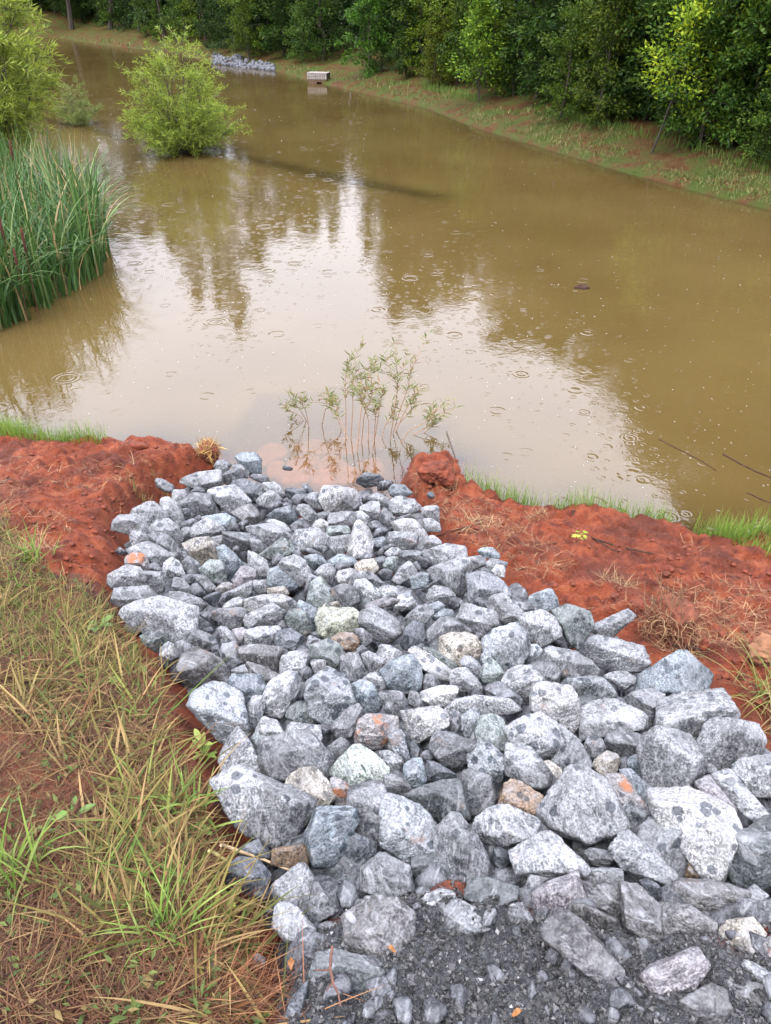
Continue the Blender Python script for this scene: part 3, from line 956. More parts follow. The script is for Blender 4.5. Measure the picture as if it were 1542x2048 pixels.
o:74,130 77,123 95,120 105,119 109,123 109,138 105,142 88,140 75,138:small brown block below the large two toned boulder|the small brown block
d:35,126 48,118 62,113 70,122 70,132 55,132 45,132
d:30,140 42,132 60,135 70,148 70,160 50,170 30,160
>500 1748
l:22,14 35,2 50,-8 55,-8 66,8 68,15 66,30 55,40 45,33 30,34 24,28:peaked pale boulder in the lower left beside the grass|the peaked pale boulder
g:66,10 72,12 85,30 92,40 80,48 66,52 60,42 66,30
l:25,55 28,35 38,31 48,36 58,48 65,56 64,66 52,69 38,68 30,62:white faced rock at the lower left, under the peaked one|the white faced rock
g:70,55 76,50 85,50 90,58 88,68 78,73 72,66
g:88,62 92,55 103,54 104,62 101,75 94,82 88,75
e:66,95 70,84 90,80 115,84 130,90 137,102 139,115 130,124 110,122 92,112 75,112 66,105:flat dark brick like rock at the bottom with a twig across it|the flat dark rock at the bottom
k:100,45 122,27 145,28 165,42 165,78 145,82 125,86 103,78:grit covered flat boulder above the bottom dark rock|the grit covered boulder
d:34,154 42,130 58,112 57,130 50,150 42,160
d:90,20 98,8 108,14 112,28 105,35 95,35
d:78,125 82,118 90,122 88,132 80,132
d:60,130 66,126 74,135 70,150 62,145
p:16,38 20,34 27,38 26,46 20,44
g:4,85 8,82 15,86 14,96 6,94
g:3,73 8,69 11,73 8,77
d:6,2 14,-4 20,20 12,28 5,22
>780 1748
p:0,22 5,20 20,20 40,20 38,24 25,31 10,31 2,28
l:24,38 30,30 38,22 50,17 62,19 74,27 60,30 50,33 48,43 38,43 27,45
g:51,32 60,29 78,27 90,36 100,45 108,54 95,58 82,62 60,58 53,45:sloping grey slab sinking into the gravel|the slab sinking into the gravel
d:33,14 37,3 48,8 50,14 40,19
l:9,60 15,54 28,57 31,66 20,66 10,64
e:62,16 80,8 100,5 128,14 125,28 110,36 90,32 80,22
g:122,38 126,28 135,30 146,46 140,58 128,58 121,50
w:118,133 124,130 139,148 136,150 128,144:thin white sliver of stone lying on the dark gravel|the white sliver
p:76,80 84,74 90,82 84,90 78,86
g:0,140 7,135 8,145 4,152
w:22,140 35,136 38,142 25,146
"""
# colour letter -> (tint, look words); tints are the rocks' own colours
RCOL = {'g': ((0.200, 0.205, 0.217), 'grey'), 'l': ((0.33, 0.337, 0.352), 'pale grey'), 'w': ((0.47, 0.47, 0.475), 'white'), 'm': ((0.56, 0.63, 0.58), 'mint'),
        'd': ((0.095, 0.105, 0.12), 'dark'), 'c': ((0.42, 0.385, 0.33), 'cream'), 't': ((0.3, 0.25, 0.19), 'tan'), 'b': ((0.20, 0.235, 0.26), 'bluish'),
        'r': ((0.25, 0.235, 0.235), 'rust stained'), 'n': ((0.215, 0.25, 0.24), 'greenish'), 'k': ((0.145, 0.142, 0.142), 'brownish grey'), 'p': ((0.255, 0.235, 0.25), 'pinkish grey'),
        'o': ((0.25, 0.17, 0.11), 'tan brown'), 'y': ((0.33, 0.345, 0.27), 'yellowish green'), 'v': ((0.29, 0.315, 0.335), 'spotted'), 's': ((0.22, 0.23, 0.255), 'streaked'),
        'e': ((0.105, 0.118, 0.122), 'wet dark')}


def make_rock_mat(name, rust=False):
    """grey gneiss: salt and pepper grains, foliation streaks, rain spots; the rock's own colour comes from its object colour"""
    t = NT(name)
    oi = t.node('ObjectInfo')
    co = t.node('TexCoord').outputs['Object']
    off = t.vmath('SCALE', (11.3, 7.7, 5.1)); off.node.inputs['Scale'].default_value = 1.0
    t.put(off.node.inputs['Scale'], t.math('MULTIPLY', oi.outputs['Random'], 9.0))
    v = t.vmath('ADD', co, off)
    rot = t.node('VectorRotate', rotation_type='EULER_XYZ')
    t.put(rot.inputs['Vector'], v)
    cx = t.node('CombineXYZ')
    t.put(cx.inputs[0], t.math('MULTIPLY', oi.outputs['Random'], 5.0)); t.put(cx.inputs[1], t.math('MULTIPLY', oi.outputs['Random'], 17.0)); t.put(cx.inputs[2], t.math('MULTIPLY', oi.outputs['Random'], 41.0))
    t.put(rot.inputs['Rotation'], cx.outputs[0])
    mp = t.node('Mapping'); mp.inputs['Scale'].default_value = (1.0, 1.0, 2.7)
    t.put(mp.inputs['Vector'], rot.outputs[0])
    grain = t.noise(v, 170, 2, .7)
    streak = t.noise(mp.outputs[0], 42, 4, .68, .6)
    big = t.noise(v, 9, 3, .55)
    base = oi.outputs['Color']
    k = t.range(streak, .30, .70, t.range(oi.outputs['Random'], 0, 1, .22, .5), t.range(oi.outputs['Random'], 0, 1, 2.1, 1.55))
    k = t.math('MULTIPLY', k, t.range(grain, .36, .64, .42, 1.7))
    k = t.math('MULTIPLY', k, t.range(big, .34, .66, .55, 1.38))
    kc = t.node('CombineColor')
    for i in range(3): t.put(kc.inputs[i], k)
    col = t.mix(1.0, base, kc.outputs[0], 'MULTIPLY')
    # white mineral veins / scuffs
    scuff = t.noise(mp.outputs[0], 17, 5, .7, .8)
    col = t.mix(t.range(scuff, .54, .66, 0, .62), col, (0.20, 0.204, 0.215, 1))
    # upper faces mixed paler, imitating skylight on the rock tops
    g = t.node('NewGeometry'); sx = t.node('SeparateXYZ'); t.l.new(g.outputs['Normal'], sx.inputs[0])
    top_light = t.math('MULTIPLY', t.range(sx.outputs[2], .30, .9, 0, .40), t.range(t.noise(v, 24, 4, .65), .42, .60, .15, 1))
    col = t.mix(top_light, col, t.mix(.6, base, (0.20, 0.204, 0.215, 1)))
    # rain spots: dark damp discs a centimetre or two across
    jit = t.noise(v, 60, 1)
    d1, c1 = t.voronoi(v, 30)
    sc = t.node('SeparateColor'); t.l.new(c1, sc.inputs[0])
    rad = t.math('MULTIPLY_ADD', sc.outputs[0], .32, .14)
    edge = t.math('ADD', d1, t.math('MULTIPLY_ADD', jit, .30, -.15))
    spot = t.math('MULTIPLY', t.range(t.math('SUBTRACT', edge, rad), -.05, .05, 1, 0), t.math('LESS_THAN', sc.outputs[1], t.range(big, .35, .65,   .42, .95)))
    spot = t.math('MULTIPLY', spot, t.range(sx.outputs[2], -.1, .35, 0, 1))      # rain falls on upward faces only
    al = t.math('MULTIPLY', spot, oi.outputs['Alpha'])
    col = t.mix(t.math('MULTIPLY', al, .85, None, True), col, t.mix(1.0, col, (0.36, 0.385, 0.42, 1), 'MULTIPLY'))
    if rust:
        rn = t.noise(v, 14, 4, .6)
        col = t.mix(t.range(rn, .52, .60, 0, .9), col, (0.17, 0.066, 0.028, 1))
    else:
        rn = t.noise(v, 11, 3, .6)
        col = t.mix(t.range(rn, .66, .74, 0, .45), col, (0.14, 0.098, 0.075, 1))
    rough = t.math('SUBTRACT', t.range(streak, .3, .7, .42, .72), t.math('MULTIPLY', al, .15))
    h = t.math('ADD', t.math('MULTIPLY', streak, .6), t.math('MULTIPLY', grain, .35))
    b = t.bump(h, 0.006, .9)
    return t.done(t.principled(col, rough, b, .16))


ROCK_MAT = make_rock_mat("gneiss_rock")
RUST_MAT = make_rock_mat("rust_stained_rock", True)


def ico(level):
    bm = bmesh.new(); bmesh.ops.create_icosphere(bm, subdivisions=level, radius=1.0)
    V = np.array([v.co[:] for v in bm.verts]); F = np.array([[v.index for v in f.verts] for f in bm.faces])
    bm.free()
    return V / np.linalg.norm(V, axis=1)[:, None], F


ICO = {l: ico(l) for l in (2, 3, 4, 5)}


def hull2(P):
    P = sorted(set(map(tuple, P)))
    def half(Q):
        h = []
        for p in Q:
            while len(h) > 1 and (h[-1][0] - h[-2][0]) * (p[1] - h[-2][1]) - (h[-1][1] - h[-2][1]) * (p[0] - h[-2][0]) <= 0: h.pop()
            h.append(p)
        return h
    a, b = half(P), half(P[::-1])
    return np.array(a[:-1] + b[:-1])


def carve(planes, level, size, rng, pw=15, amp=1.0):
    """rounded rock = soft intersection of half spaces (normal, distance) plus surface noise"""
    D, F = ICO[level]
    N = np.array([p[0] for p in planes]); N /= np.linalg.norm(N, axis=1)[:, None]
    off = np.array([max(p[1], size * .08) for p in planes])
    q = np.clip((D @ N.T) / off[None], 1e-3, None)
    r = 1.0 / (np.sum(q ** pw, 1) ** (1.0 / pw))
    r = np.minimum(r, 1.9 * size)
    o = rng.uniform(-50, 50, 3)
    Q = D * r[:, None]
    s = 1.0 / size
    n = 0.014 * vnoise(Q[:, 0] * 3.5 * s + o[0], Q[:, 1] * 3.5 * s + o[1], Q[:, 2] * 3.5 * s + o[2])
    n = n + 0.020 * vnoise(Q[:, 0] * 9 * s + o[1], Q[:, 1] * 9 * s + o[2], Q[:, 2] * 9 * s + o[0])
    if level >= 4: n = n + 0.013 * vnoise(Q[:, 0] * 24 * s + o[2], Q[:, 1] * 24 * s, Q[:, 2] * 24 * s + o[1])
    r = r + n * size * amp
    return D * r[:, None], F


def simplify(P, k):
    P = [np.array(p) for p in P]
    def tri(i):
        a, b, c = P[i - 1], P[i], P[(i + 1) % len(P)]
        return abs((b[0] - a[0]) * (c[1] - a[1]) - (b[1] - a[1]) * (c[0] - a[0])) / 2
    tot = abs(sum(P[i - 1][0] * P[i][1] - P[i - 1][1] * P[i][0] for i in range(len(P)))) / 2
    while len(P) > 5:
        t = [tri(i) for i in range(len(P))]
        i = int(np.argmin(t))
        if t[i] > .025 * tot and len(P) <= k: break
        P.pop(i)
    return np.array(P)


def outline_rock(P, rng, level, rocks=True, thick=0.42, lift=0.30, drop=0.34, fit=1.19, pw=15, amp=1.0, chips=0):
    """a solid rock whose outline from the photograph's standpoint is polygon P (photo pixels)"""
    P = np.array(P, float)
    c = P.mean(0)
    h = hull2(P)
    area = 0.5 * abs(np.dot(h[:, 0], np.roll(h[:, 1], -1)) - np.dot(h[:, 1], np.roll(h[:, 0], -1)))
    cy = c[1] + drop * (h[:, 1].max() - h[:, 1].min())
    G = on_channel(c[0], cy) if rocks else on_ground(c[0], cy)
    dv = ray(*c)
    dist = np.linalg.norm(G - EYE)
    mpp = dist / FPX / np.dot(dv, F_AX) * 1.0
    size = math.sqrt(area) * mpp * np.dot(dv, F_AX)
    C = EYE + dv * (dist - lift * size)
    dist = dist - lift * size
    rx = np.cross(dv, [0, 0, 1.0]); rx /= np.linalg.norm(rx); uy = np.cross(rx, dv)
    pts = []
    for p in h:
        d = ray(*p); q = EYE + d * (dist / np.dot(d, dv)) - C
        pts.append((q @ rx, q @ uy))
    pts = simplify(np.array(pts), 7) * fit
    planes = []
    n = len(pts)
    for i in range(n):
        a, b = pts[i], pts[(i + 1) % n]
        e = b - a
        if np.hypot(*e) < 0.04 * size: continue
        nn = np.array([e[1], -e[0]]); nn /= np.hypot(*nn)
        if nn @ a < 0: nn = -nn
        off = nn @ a
        for sgn in (1, -1):
            al = math.radians(rng.uniform(38, 60) if rng.random() < .34 else rng.uniform(1, 16)) if sgn > 0 else math.radians(rng.uniform(2, 25))
            N = (rx * nn[0] + uy * nn[1]) * math.cos(al) - sgn * dv * math.sin(al)
            planes.append((N, off * math.cos(al)))
    T = thick * size
    up = np.array([0, 0, 1.0])
    def rv(s): return rng.normal(size=3) * s

    def cap(N, d0):
        N = N / np.linalg.norm(N)
        planes.append((N, max(d0, 0.93 * float(np.max(pts @ np.array([N @ rx, N @ uy]))))))
    cap(-dv * .62 + uy * .70 + rv(.16), T * rng.uniform(.80, 1.08))
    cap(-dv * .85 - uy * rng.uniform(.2, .5) + rv(.18), T * rng.uniform(.80, 1.05))
    cap(-dv * .8 + rx * rng.choice([-.5, .5]) + rv(.22), T * rng.uniform(.88, 1.12))
    for _ in range(3):
        planes.append((dv + rv(.5), T * rng.uniform(.8, 1.1)))
    if chips:
        # broken corners: cut a few flat facets across the hull
        V0, _ = carve(planes, 3, size, rng, pw, 0.0)
        for _ in range(chips):
            N = -dv * rng.uniform(.1, 1.0) + rv(.75); N /= np.linalg.norm(N)
            planes.append((N, float((V0 @ N).max()) * rng.uniform(.76, .92)))
    V, F = carve(planes, level, size, rng, pw, amp)
    return C, V, F, area, size


def on_channel(px, py):
    G = on_plane(px, py)
    if G[1] > 4.15:
        d = ray(px, py); z0 = z_channel(4.15)
        G = EYE + d * ((z0 + 0.085 * 4.15 - CAMH) / (d[2] + 0.085 * d[1]))
    return G


def parse_rocks():
    out, ox, oy = [], 0, 0
    for ln in ROCKS.strip().splitlines():
        if ln.startswith('>'):
            ox, oy = map(float, ln[1:].split()); continue
        f = ln.split(':')
        P = [tuple(map(float, q.split(','))) for q in f[1].split()]
        P = [(ox + a * 1.9455, oy + b * 1.9455) for a, b in P]
        lab = f[2].split('|') if len(f) > 2 else None
        out.append((f[0], P, lab))
    return out


RK = []
for i, (cl, P, lab) in enumerate(parse_rocks()):
    a = np.array(hull2(P)); ar = 0.5 * abs(np.dot(a[:, 0], np.roll(a[:, 1], -1)) - np.dot(a[:, 1], np.roll(a[:, 0], -1)))
    RK.append(dict(i=i, c=cl, P=P, lab=lab, area=ar, ctr=np.array(P).mean(0)))
order = sorted(RK, key=lambda r: -(r['area'] + (1e7 if r['lab'] else 0)))
SINGLE = set(r['i'] for r in order[:292])

# labels: a rock with no label of its own is named by the nearest remarkable rock
LAND = [r for r in RK if r['lab']]
areas = sorted(r['area'] for r in RK)
q1, q2 = areas[int(len(areas) * .4)], areas[int(len(areas) * .75)]
DIRS = ['right of', 'lower right of', 'below', 'lower left of', 'left of', 'upper left of', 'above', 'upper right of']
cells = {}
for r in RK:
    if r['lab'] or r['i'] not in SINGLE: continue
    best = sorted(LAND, key=lambda L: np.hypot(*(L['ctr'] - r['ctr'])))[0]
    v = r['ctr'] - best['ctr']
    s = int(round(math.degrees(math.atan2(v[1], v[0])) / 45.0)) % 8
    cells.setdefault((best['i'], s), []).append((np.hypot(*v), r, best, s))
ORD = ['nearest', 'second', 'third', 'fourth', 'fifth', 'sixth', 'seventh', 'eighth', 'ninth', 'tenth']
for key, L in cells.items():
    L.sort(key=lambda q: q[0])
    for k, (dd, r, best, s) in enumerate(L):
        sz = 'small' if r['area'] < q1 else ('medium' if r['area'] < q2 else 'large')
        look = RCOL[r['c']][1]
        w = f"{ORD[k]} of the rocks" if len(L) > 1 else "rock"
        ref = best['lab'][1]
        r['label'] = f"{sz} {look} rock {DIRS[s]} {ref}" if len(L) == 1 else f"{sz} {look} rock, {ORD[k]} one {DIRS[s]} {ref}"

rub = Geo()
for r in RK:
    rng = np.random.default_rng(500 + r['i'])
    single = r['i'] in SINGLE
    lvl = 5 if r['area'] > 900 else (4 if r['area'] > 300 else 3)
    buried = r['c'] == 'k' and r['ctr'][1] > 1760
    C, V, F, area, size = outline_rock(r['P'], rng, lvl if single else 3, thick=rng.uniform(.40, .52), fit=1.19 if r['ctr'][1] > 1200 else 1.25, pw=rng.uniform(80, 170), amp=1.2 if buried else .8, chips=int(rng.integers(1, 4)))
    tint = np.array(RCOL[r['c']][0]) * .30 * rng.uniform(.80, 1.2)
    spots = {'v': 1.5, 'm': 1.2, 'y': 1.1, 'e': .15, 'd': .3, 'k': .25, 's': .4}.get(r['c'], rng.uniform(.65, 1.25))
    if r['ctr'][1] > 1700: spots *= .5
    if not single:
        rub.add(V + C, F); continue
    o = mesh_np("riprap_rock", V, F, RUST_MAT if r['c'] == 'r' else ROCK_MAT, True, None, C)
    o.color = (*[float(q) for q in tint], float(spots))
    tag(o, r['lab'][0] if r['lab'] else r['label'], 'rock', 'riprap rocks in the spillway')

# smaller stones that fill the bed between the big ones
rng = np.random.default_rng(77)
pq = rng.uniform((200, 930), (1600, 2120), (7000, 2))
pp = channel_v(pq)
pgv = poly_sd(pp[:, 0], pp[:, 1], GRAV) < 0
ok = (poly_sd(pp[:, 0], pp[:, 1], CHAN) < -.07) & (pp[:, 1] < 4.1) & (~pgv | (rng.random(len(pp)) < .14))
pp = pp[ok][:1700]
pz = terrain(pp[:, 0], pp[:, 1]); pg = poly_sd(pp[:, 0], pp[:, 1], GRAV) < 0
for p, z, gv in zip(pp, pz, pg):
    s = .007 + .016 * rng.random() ** 2 if gv else rng.uniform(.014, .05)
    pl = [(rng.normal(size=3), s * rng.uniform(.5, 1.0)) for _ in range(8)]
    V, F = carve(pl, 3, s, rng, 90)
    V[:, 2] *= .75
    rub.add(V + np.array([p[0], p[1], z + s * .25]), F)
rubs = [rub, Geo(), Geo()]
# fist-sized stones wedged in the gaps
pq = rng.uniform((210, 930), (1600, 1900), (2600, 2))
pp = channel_v(pq)
ok = (poly_sd(pp[:, 0], pp[:, 1], CHAN) < -.09) & (pp[:, 1] < 4.1) & (poly_sd(pp[:, 0], pp[:, 1], GRAV) > .02)
pp = pp[ok][:900]
pz = terrain(pp[:, 0], pp[:, 1], False, True)
for p, z in zip(pp, pz):
    s = rng.uniform(.036, .066)
    pl = [(rng.normal(size=3), s * rng.uniform(.6, 1.0)) for _ in range(11)]
    V, F = carve(pl, 3, s, rng, 40)
    rubs[int(rng.integers(3))].add(V + np.array([p[0], p[1], z - .085 + rng.uniform(-.015, .015)]), F)
for g_, c_ in zip(rubs, ((.030, .031, .035), (.045, .046, .052), (.022, .025, .027))):  # filler tints lowered to paint in the deep shade of the gaps
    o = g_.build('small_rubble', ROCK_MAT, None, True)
    o.color = (*c_, .4)
    tag(o, kind='stuff')

# the stone apron goes on beyond the frame to the right
outer = Geo()
pq = rng.uniform((1690, 1430), (2600, 2150), (900, 2))
pp = channel_v(pq)
ok = (poly_sd(pp[:, 0], pp[:, 1], CHAN) < -.10) & (poly_sd(pp[:, 0], pp[:, 1], GRAV) > .0)
for p in pp[ok][:170]:
    s = rng.uniform(.05, .10)
    pl = [(rng.normal(size=3), s * rng.uniform(.6, 1.0)) for _ in range(11)]
    V, F = carve(pl, 3, s, rng, 80)
    outer.add(V + np.array([p[0], p[1], z_channel(p[1]) - .03]), F)
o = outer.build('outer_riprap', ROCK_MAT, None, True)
o.color = (.07, .072, .078, .6)
tag(o, kind='stuff')

# crushed gravel at the foot of the picture: grit, chips
gr = Geo()
n = 0
while n < 24000:
    k = 400
    pxs, pys = rng.uniform(540, 1640, k), rng.uniform(1690, 2140, k)
    pts = channel_v(np.column_stack([pxs, pys]))
    dg = poly_sd(pts[:, 0], pts[:, 1], GRAV); dc = poly_sd(pts[:, 0], pts[:, 1], CHAN)
    pts = pts[((dg < 0.03) | ((dg < .22) & (rng.random(len(dg)) < .3))) & (dc < 0.0)]
    zz = terrain(pts[:, 0], pts[:, 1])
    for p, z in zip(pts, zz):
        s = 0.0014 + 0.0055 * rng.random() ** 4
        D, F = ICO[2] if False else (np.array([[1, 0, 0], [-1, 0, 0], [0, 1, 0], [0, -1, 0], [0, 0, 1], [0, 0, -1.0]]), np.array([[0, 2, 4], [2, 1, 4], [1, 3, 4], [3, 0, 4], [2, 0, 5], [1, 2, 5], [3, 1, 5], [0, 3, 5]]))
        V = D * s * rng.uniform(.55, 1.25, 3)[None] + rng.normal(size=(6, 3)) * s * .25
        q = rng.normal(size=(3, 3)); q, _ = np.linalg.qr(q)
        g = .8 * rng.choice([.02, .03, .04, .055, .075, .10, .18], p=[.15, .22, .24, .19, .12, .06, .02]) * rng.uniform(.8, 1.2)
        gr.add(V @ q.T + np.array([p[0], p[1], z + s * .3]), F, (g * 1.02, g, g * .99))
        n += 1
GRIT = leaf_mat("crushed_gravel_chips", None, False, 0.0, .5, True, .22)
tag(gr.build('crushed_gravel', GRIT), kind='stuff')

# ------------------------------------------------------------------ woods beyond the pond
BARK = simple("tree_bark", (0.032, 0.025, 0.018), .9, .45, 22, .01)
LEAF = leaf_mat("broad_leaves", [(0.0, (0.012, 0.028, 0.006)), (0.35, (0.022, 0.048, 0.009)), (0.7, (0.038, 0.070, 0.012)), (1.0, (0.075, 0.11, 0.020))], True, .38, .45, False, .12)
WILLOW = leaf_mat("willow_leaves", [(0.0, (0.085, 0.13, 0.022)), (0.5, (0.15, 0.205, 0.033)), (1.0, (0.23, 0.27, 0.06))], True, .42)


def woody(H, h0, R, nlimb, nleaf, leaf, r0, rng, shape=0.7, droop=.35, pyramid=False, clump=.30):
    tr, cr = Geo(), Geo()
    k = 9
    tt = np.linspace(0, 1, k)
    wob = np.cumsum(rng.normal(size=(k, 2)) * .018 * H, 0); wob -= wob[0]
    sp = np.stack([wob[:, 0], wob[:, 1], tt * H * .96], 1)
    tr.tube(sp, r0 * (1 - tt * .88), 6)
    tips = []
    for i in range(nlimb):
        f = (i + rng.random()) / nlimb
        z = h0 + f * (H * .97 - h0)
        b = np.array([np.interp(z / H, tt * .96, sp[:, j]) for j in range(3)])
        az = i * 2.399 + rng.normal() * .3
        prof = (1 - f) ** .8 + .06 if pyramid else max(.15, math.sin(math.pi * (.18 + .78 * f))) ** shape
        L = R * prof * rng.uniform(.7, 1.15)
        el = rng.uniform(.1, .75) + f * .5
        d = np.array([math.cos(az) * math.cos(el), math.sin(az) * math.cos(el), math.sin(el)])
        m = 5; s = np.linspace(0, 1, m)[:, None]
        P = b + d * L * s + np.array([0, 0, -droop * L]) * s ** 2 + rng.normal(size=(m, 3)) * .03 * L * s
        tr.tube(P, r0 * .33 * (1 - f * .6) * (1 - np.linspace(0, .85, m)), 4)
        for q in np.linspace(.3, 1.0, 5):
            c = np.array([np.interp(q, s[:, 0], P[:, j]) for j in range(3)])
            tips.append((c + rng.normal(size=3) * .14 * L, d, .4 + q))
    T = np.array([q[0] for q in tips]); Dd = np.array([q[1] for q in tips]); w = np.array([q[2] for q in tips])
    pick = rng.choice(len(T), nleaf, p=w / w.sum())
    rad = clump * R * rng.uniform(.6, 1.4, len(T))[pick]
    g = rng.normal(size=(nleaf, 3)); g *= (rng.random(nleaf) ** .4 / (np.linalg.norm(g, axis=1) + 1e-9))[:, None]
    P = T[pick] + g * rad[:, None] * np.array([1, 1, .62])
    P[:, 2] = np.maximum(P[:, 2], .03 * H * rng.random(nleaf))
    D = Dd[pick] * .6 + g * .8 + rng.normal(size=(nleaf, 3)) * .45 + np.array([0, 0, -.30])
    cr.leaves(P, D, leaf * rng.uniform(.65, 1.3, nleaf), leaf * .55 * rng.uniform(.7, 1.2, nleaf), None, .9, rng)
    return tr, cr


def make_plant(name, label, cat, parts, loc, mats, group=None, names=('trunk', 'crown')):
    e = empty(name, loc, label, cat, group)
    for p, m, nm in zip(parts, mats, names):
        p.build(nm, m, e)
    return e


EDGE = [(-60, 8), (80, 33), (200, 60), (350, 88), (430, 104), (560, 126), (700, 150), (850, 172), (960, 197), (1060, 215), (1150, 235), (1250, 258), (1320, 278), (1400, 302), (1542, 342), (1700, 385)]
ex = [e[0] for e in EDGE]; ey = [e[1] for e in EDGE]


def edge_pt(px, dy=0.0):
    return on_ground(px, float(np.interp(px, ex, ey)) + dy)


EDGE_W = [edge_pt(p) for p in ex]

rng = np.random.default_rng(5)
big = []
for i in range(5):
    big.append(woody(11.0, [1.2, 2.2, .9, 1.6, 2.6][i], [2.3, 2.6, 2.1, 2.8, 2.0][i], 42, 15000, .17, .15, rng, .6, .25, False, .22))
small = []
for i in range(6):
    small.append(woody(3.0, .12, [1.0, 1.2, .85, 1.1, 1.3, .9][i], 24, 5200, .095, .045, rng, .55, .3, False, .21))
TREES = [(-60, 520, 82), (60, 470, 79), (150, 490, 73), (225, 480, 67), (290, 470, 62), (345, 500, 58, 0.7), (400, 585, 53, 0.5), (440, 615, 50, 0.42), (476, 655, 47, 0.42), (515, 520, 44.5, 0.7), (560, 470, 42.5), (585, 455, 41, 0.6), (632, 465, 39, 0.3), (612, 470, 40, 0.36), (662, 475, 38, 0.25), (735, 505, 36, 0.3), (770, 560, 34.5, 0.34), (790, 640, 33, 0.5), (822, 595, 32.5), (842, 620, 31), (900, 555, 29), (950, 600, 28), (1005, 690, 27), (1058, 655, 26), (1115, 700, 25), (1185, 750, 23.5), (1245, 755, 22), (1300, 840, 20.5), (1348, 945, 19), (1415, 1035, 17.6), (1495, 1105, 16.6), (1580, 1155, 16), (1690, 1205, 15.5), (880, 515, 38), (1100, 595, 32), (1300, 655, 28)]
TINTS = [((.62, .72, .70), 'dark green'), ((.85, .95, .75), 'mid green'), ((1.5, 1.45, 1.1), 'green'), ((.5, .62, .66), 'very dark green'), ((2.0, 1.7, .8), 'yellowish green')]
PLACE = ['far left', 'left', 'middle', 'right', 'far right']
protos = [None] * 5
for i, (xr, yr, yd, *nar) in enumerate(TREES):
    k = (1024 - yr) / FPX
    zt = yd * (SP - k * CP) / (CP + k * SP) - CAMH
    depth = yd * CP + (zt + CAMH) * SP
    X = (xr - 771) / FPX * depth
    zg = gz_at(X, yd)
    v = i % 5
    sc = (zt - zg) / 11.0 * 1.02
    tint, tw = TINTS[int(rng.integers(0, 4))]
    # where its foot shows in the photograph
    rel = np.array([X, yd, zg - CAMH]); fx = 771 + FPX * (rel @ R_AX) / (rel @ F_AX)
    lab = f"{tw} woodland tree standing behind the far bank, number {i + 1} from the left"
    sxy = nar[0] if nar else sc * (1.0 if sc > .9 else 1.12)
    if protos[v] is None:
        e = make_plant("woodland_tree", lab, 'tree', big[v], (X, yd, zg - .05), (BARK, LEAF), 'tall trees beyond the pond')
        e.scale = (sxy, sxy, sc); e.rotation_euler[2] = rng.uniform(0, 6)
        protos[v] = e
        for ch in e.children: ch.color = (*tint, 1)
    else:
        e = dup(protos[v], (X, yd, zg - .05), rng.uniform(0, 6), (sxy, sxy, sc), lab, 'tall trees beyond the pond', (*tint, 1))
    e['fx'] = float(fx)
trees_sorted = sorted([o for o in S.objects if o.name.startswith('woodland_tree')], key=lambda o: o['fx'])
vis = [o for o in trees_sorted if -40 < o['fx'] < 1590]
NUMW = ['first', 'second', 'third', 'fourth', 'fifth', 'sixth', 'seventh', 'eighth', 'ninth', 'tenth', 'eleventh', 'twelfth', 'thirteenth', 'fourteenth', 'fifteenth', 'sixteenth', 'seventeenth', 'eighteenth',
        'nineteenth', 'twentieth', 'twenty first', 'twenty second', 'twenty third', 'twenty fourth', 'twenty fifth', 'twenty sixth', 'twenty seventh', 'twenty eighth', 'twenty ninth', 'thirtieth', 'thirty first', 'thirty second', 'thirty third', 'thirty fourth', 'thirty fifth', 'thirty sixth', 'thirty seventh', 'thirty eighth', 'thirty ninth', 'fortieth', 'forty first', 'forty second', 'forty third', 'forty fourth', 'forty fifth', 'forty sixth', 'forty seventh', 'forty eighth', 'forty ninth', 'fiftieth'] + ['fifty ' + w_ for w_ in ('first', 'second', 'third', 'fourth', 'fifth', 'sixth', 'seventh', 'eighth', 'ninth')]
for i, o in enumerate(trees_sorted):
    o['label'] = f"tall leafy woodland tree behind the far bank, {NUMW[i]} trunk from the left"
    del o['fx']

# bushes that make the ragged front of the woods
SHR = []
px = -30.0
while px < 1640:
    SHR.append((px, rng.uniform(-9, 3), float(rng.choice([.45, .65, .85, 1.1]) * rng.uniform(.85, 1.15))))
    px += rng.uniform(24, 46) * (0.75 if px < 600 else 1.0)
SHR = [s for s in SHR if not (655 < s[0] < 738)]
protos2 = [None] * 6
allsh = []
for i, (px, dy, h) in enumerate(SHR):
    p = edge_pt(px, dy) + np.array([.45, .9, 0]) * (.75 * h)
    p[2] = gz_at(p[0], p[1])
    dist = p[1]
    v = int(rng.integers(0, 6))
    sc = h * (1.0 if dist < 30 else 1.0 + (dist - 30) * .022)
    tint, tw = TINTS[int(rng.choice(5, p=[.24, .26, .18, .14, .18]))]
    lab = 'x'
    if protos2[v] is None:
        e = make_plant("edge_shrub", lab, 'shrub', small[v], (p[0], p[1], p[2] - .04), (BARK, LEAF), 'bushes along the edge of the woods', ('stem', 'crown'))
        e.scale = (sc, sc, sc); protos2[v] = e
        for ch in e.children: ch.color = (*tint, 1)
    else:
        e = dup(protos2[v], (p[0], p[1], p[2] - .04), rng.uniform(0, 6), (sc * rng.uniform(.85, 1.2), sc, sc * rng.uniform(.85, 1.15)), lab, 'bushes along the edge of the woods', (*tint, 1))
    e['label'] = f"{tw} bush at the foot of the woods, {NUMW[i]} from the left" 
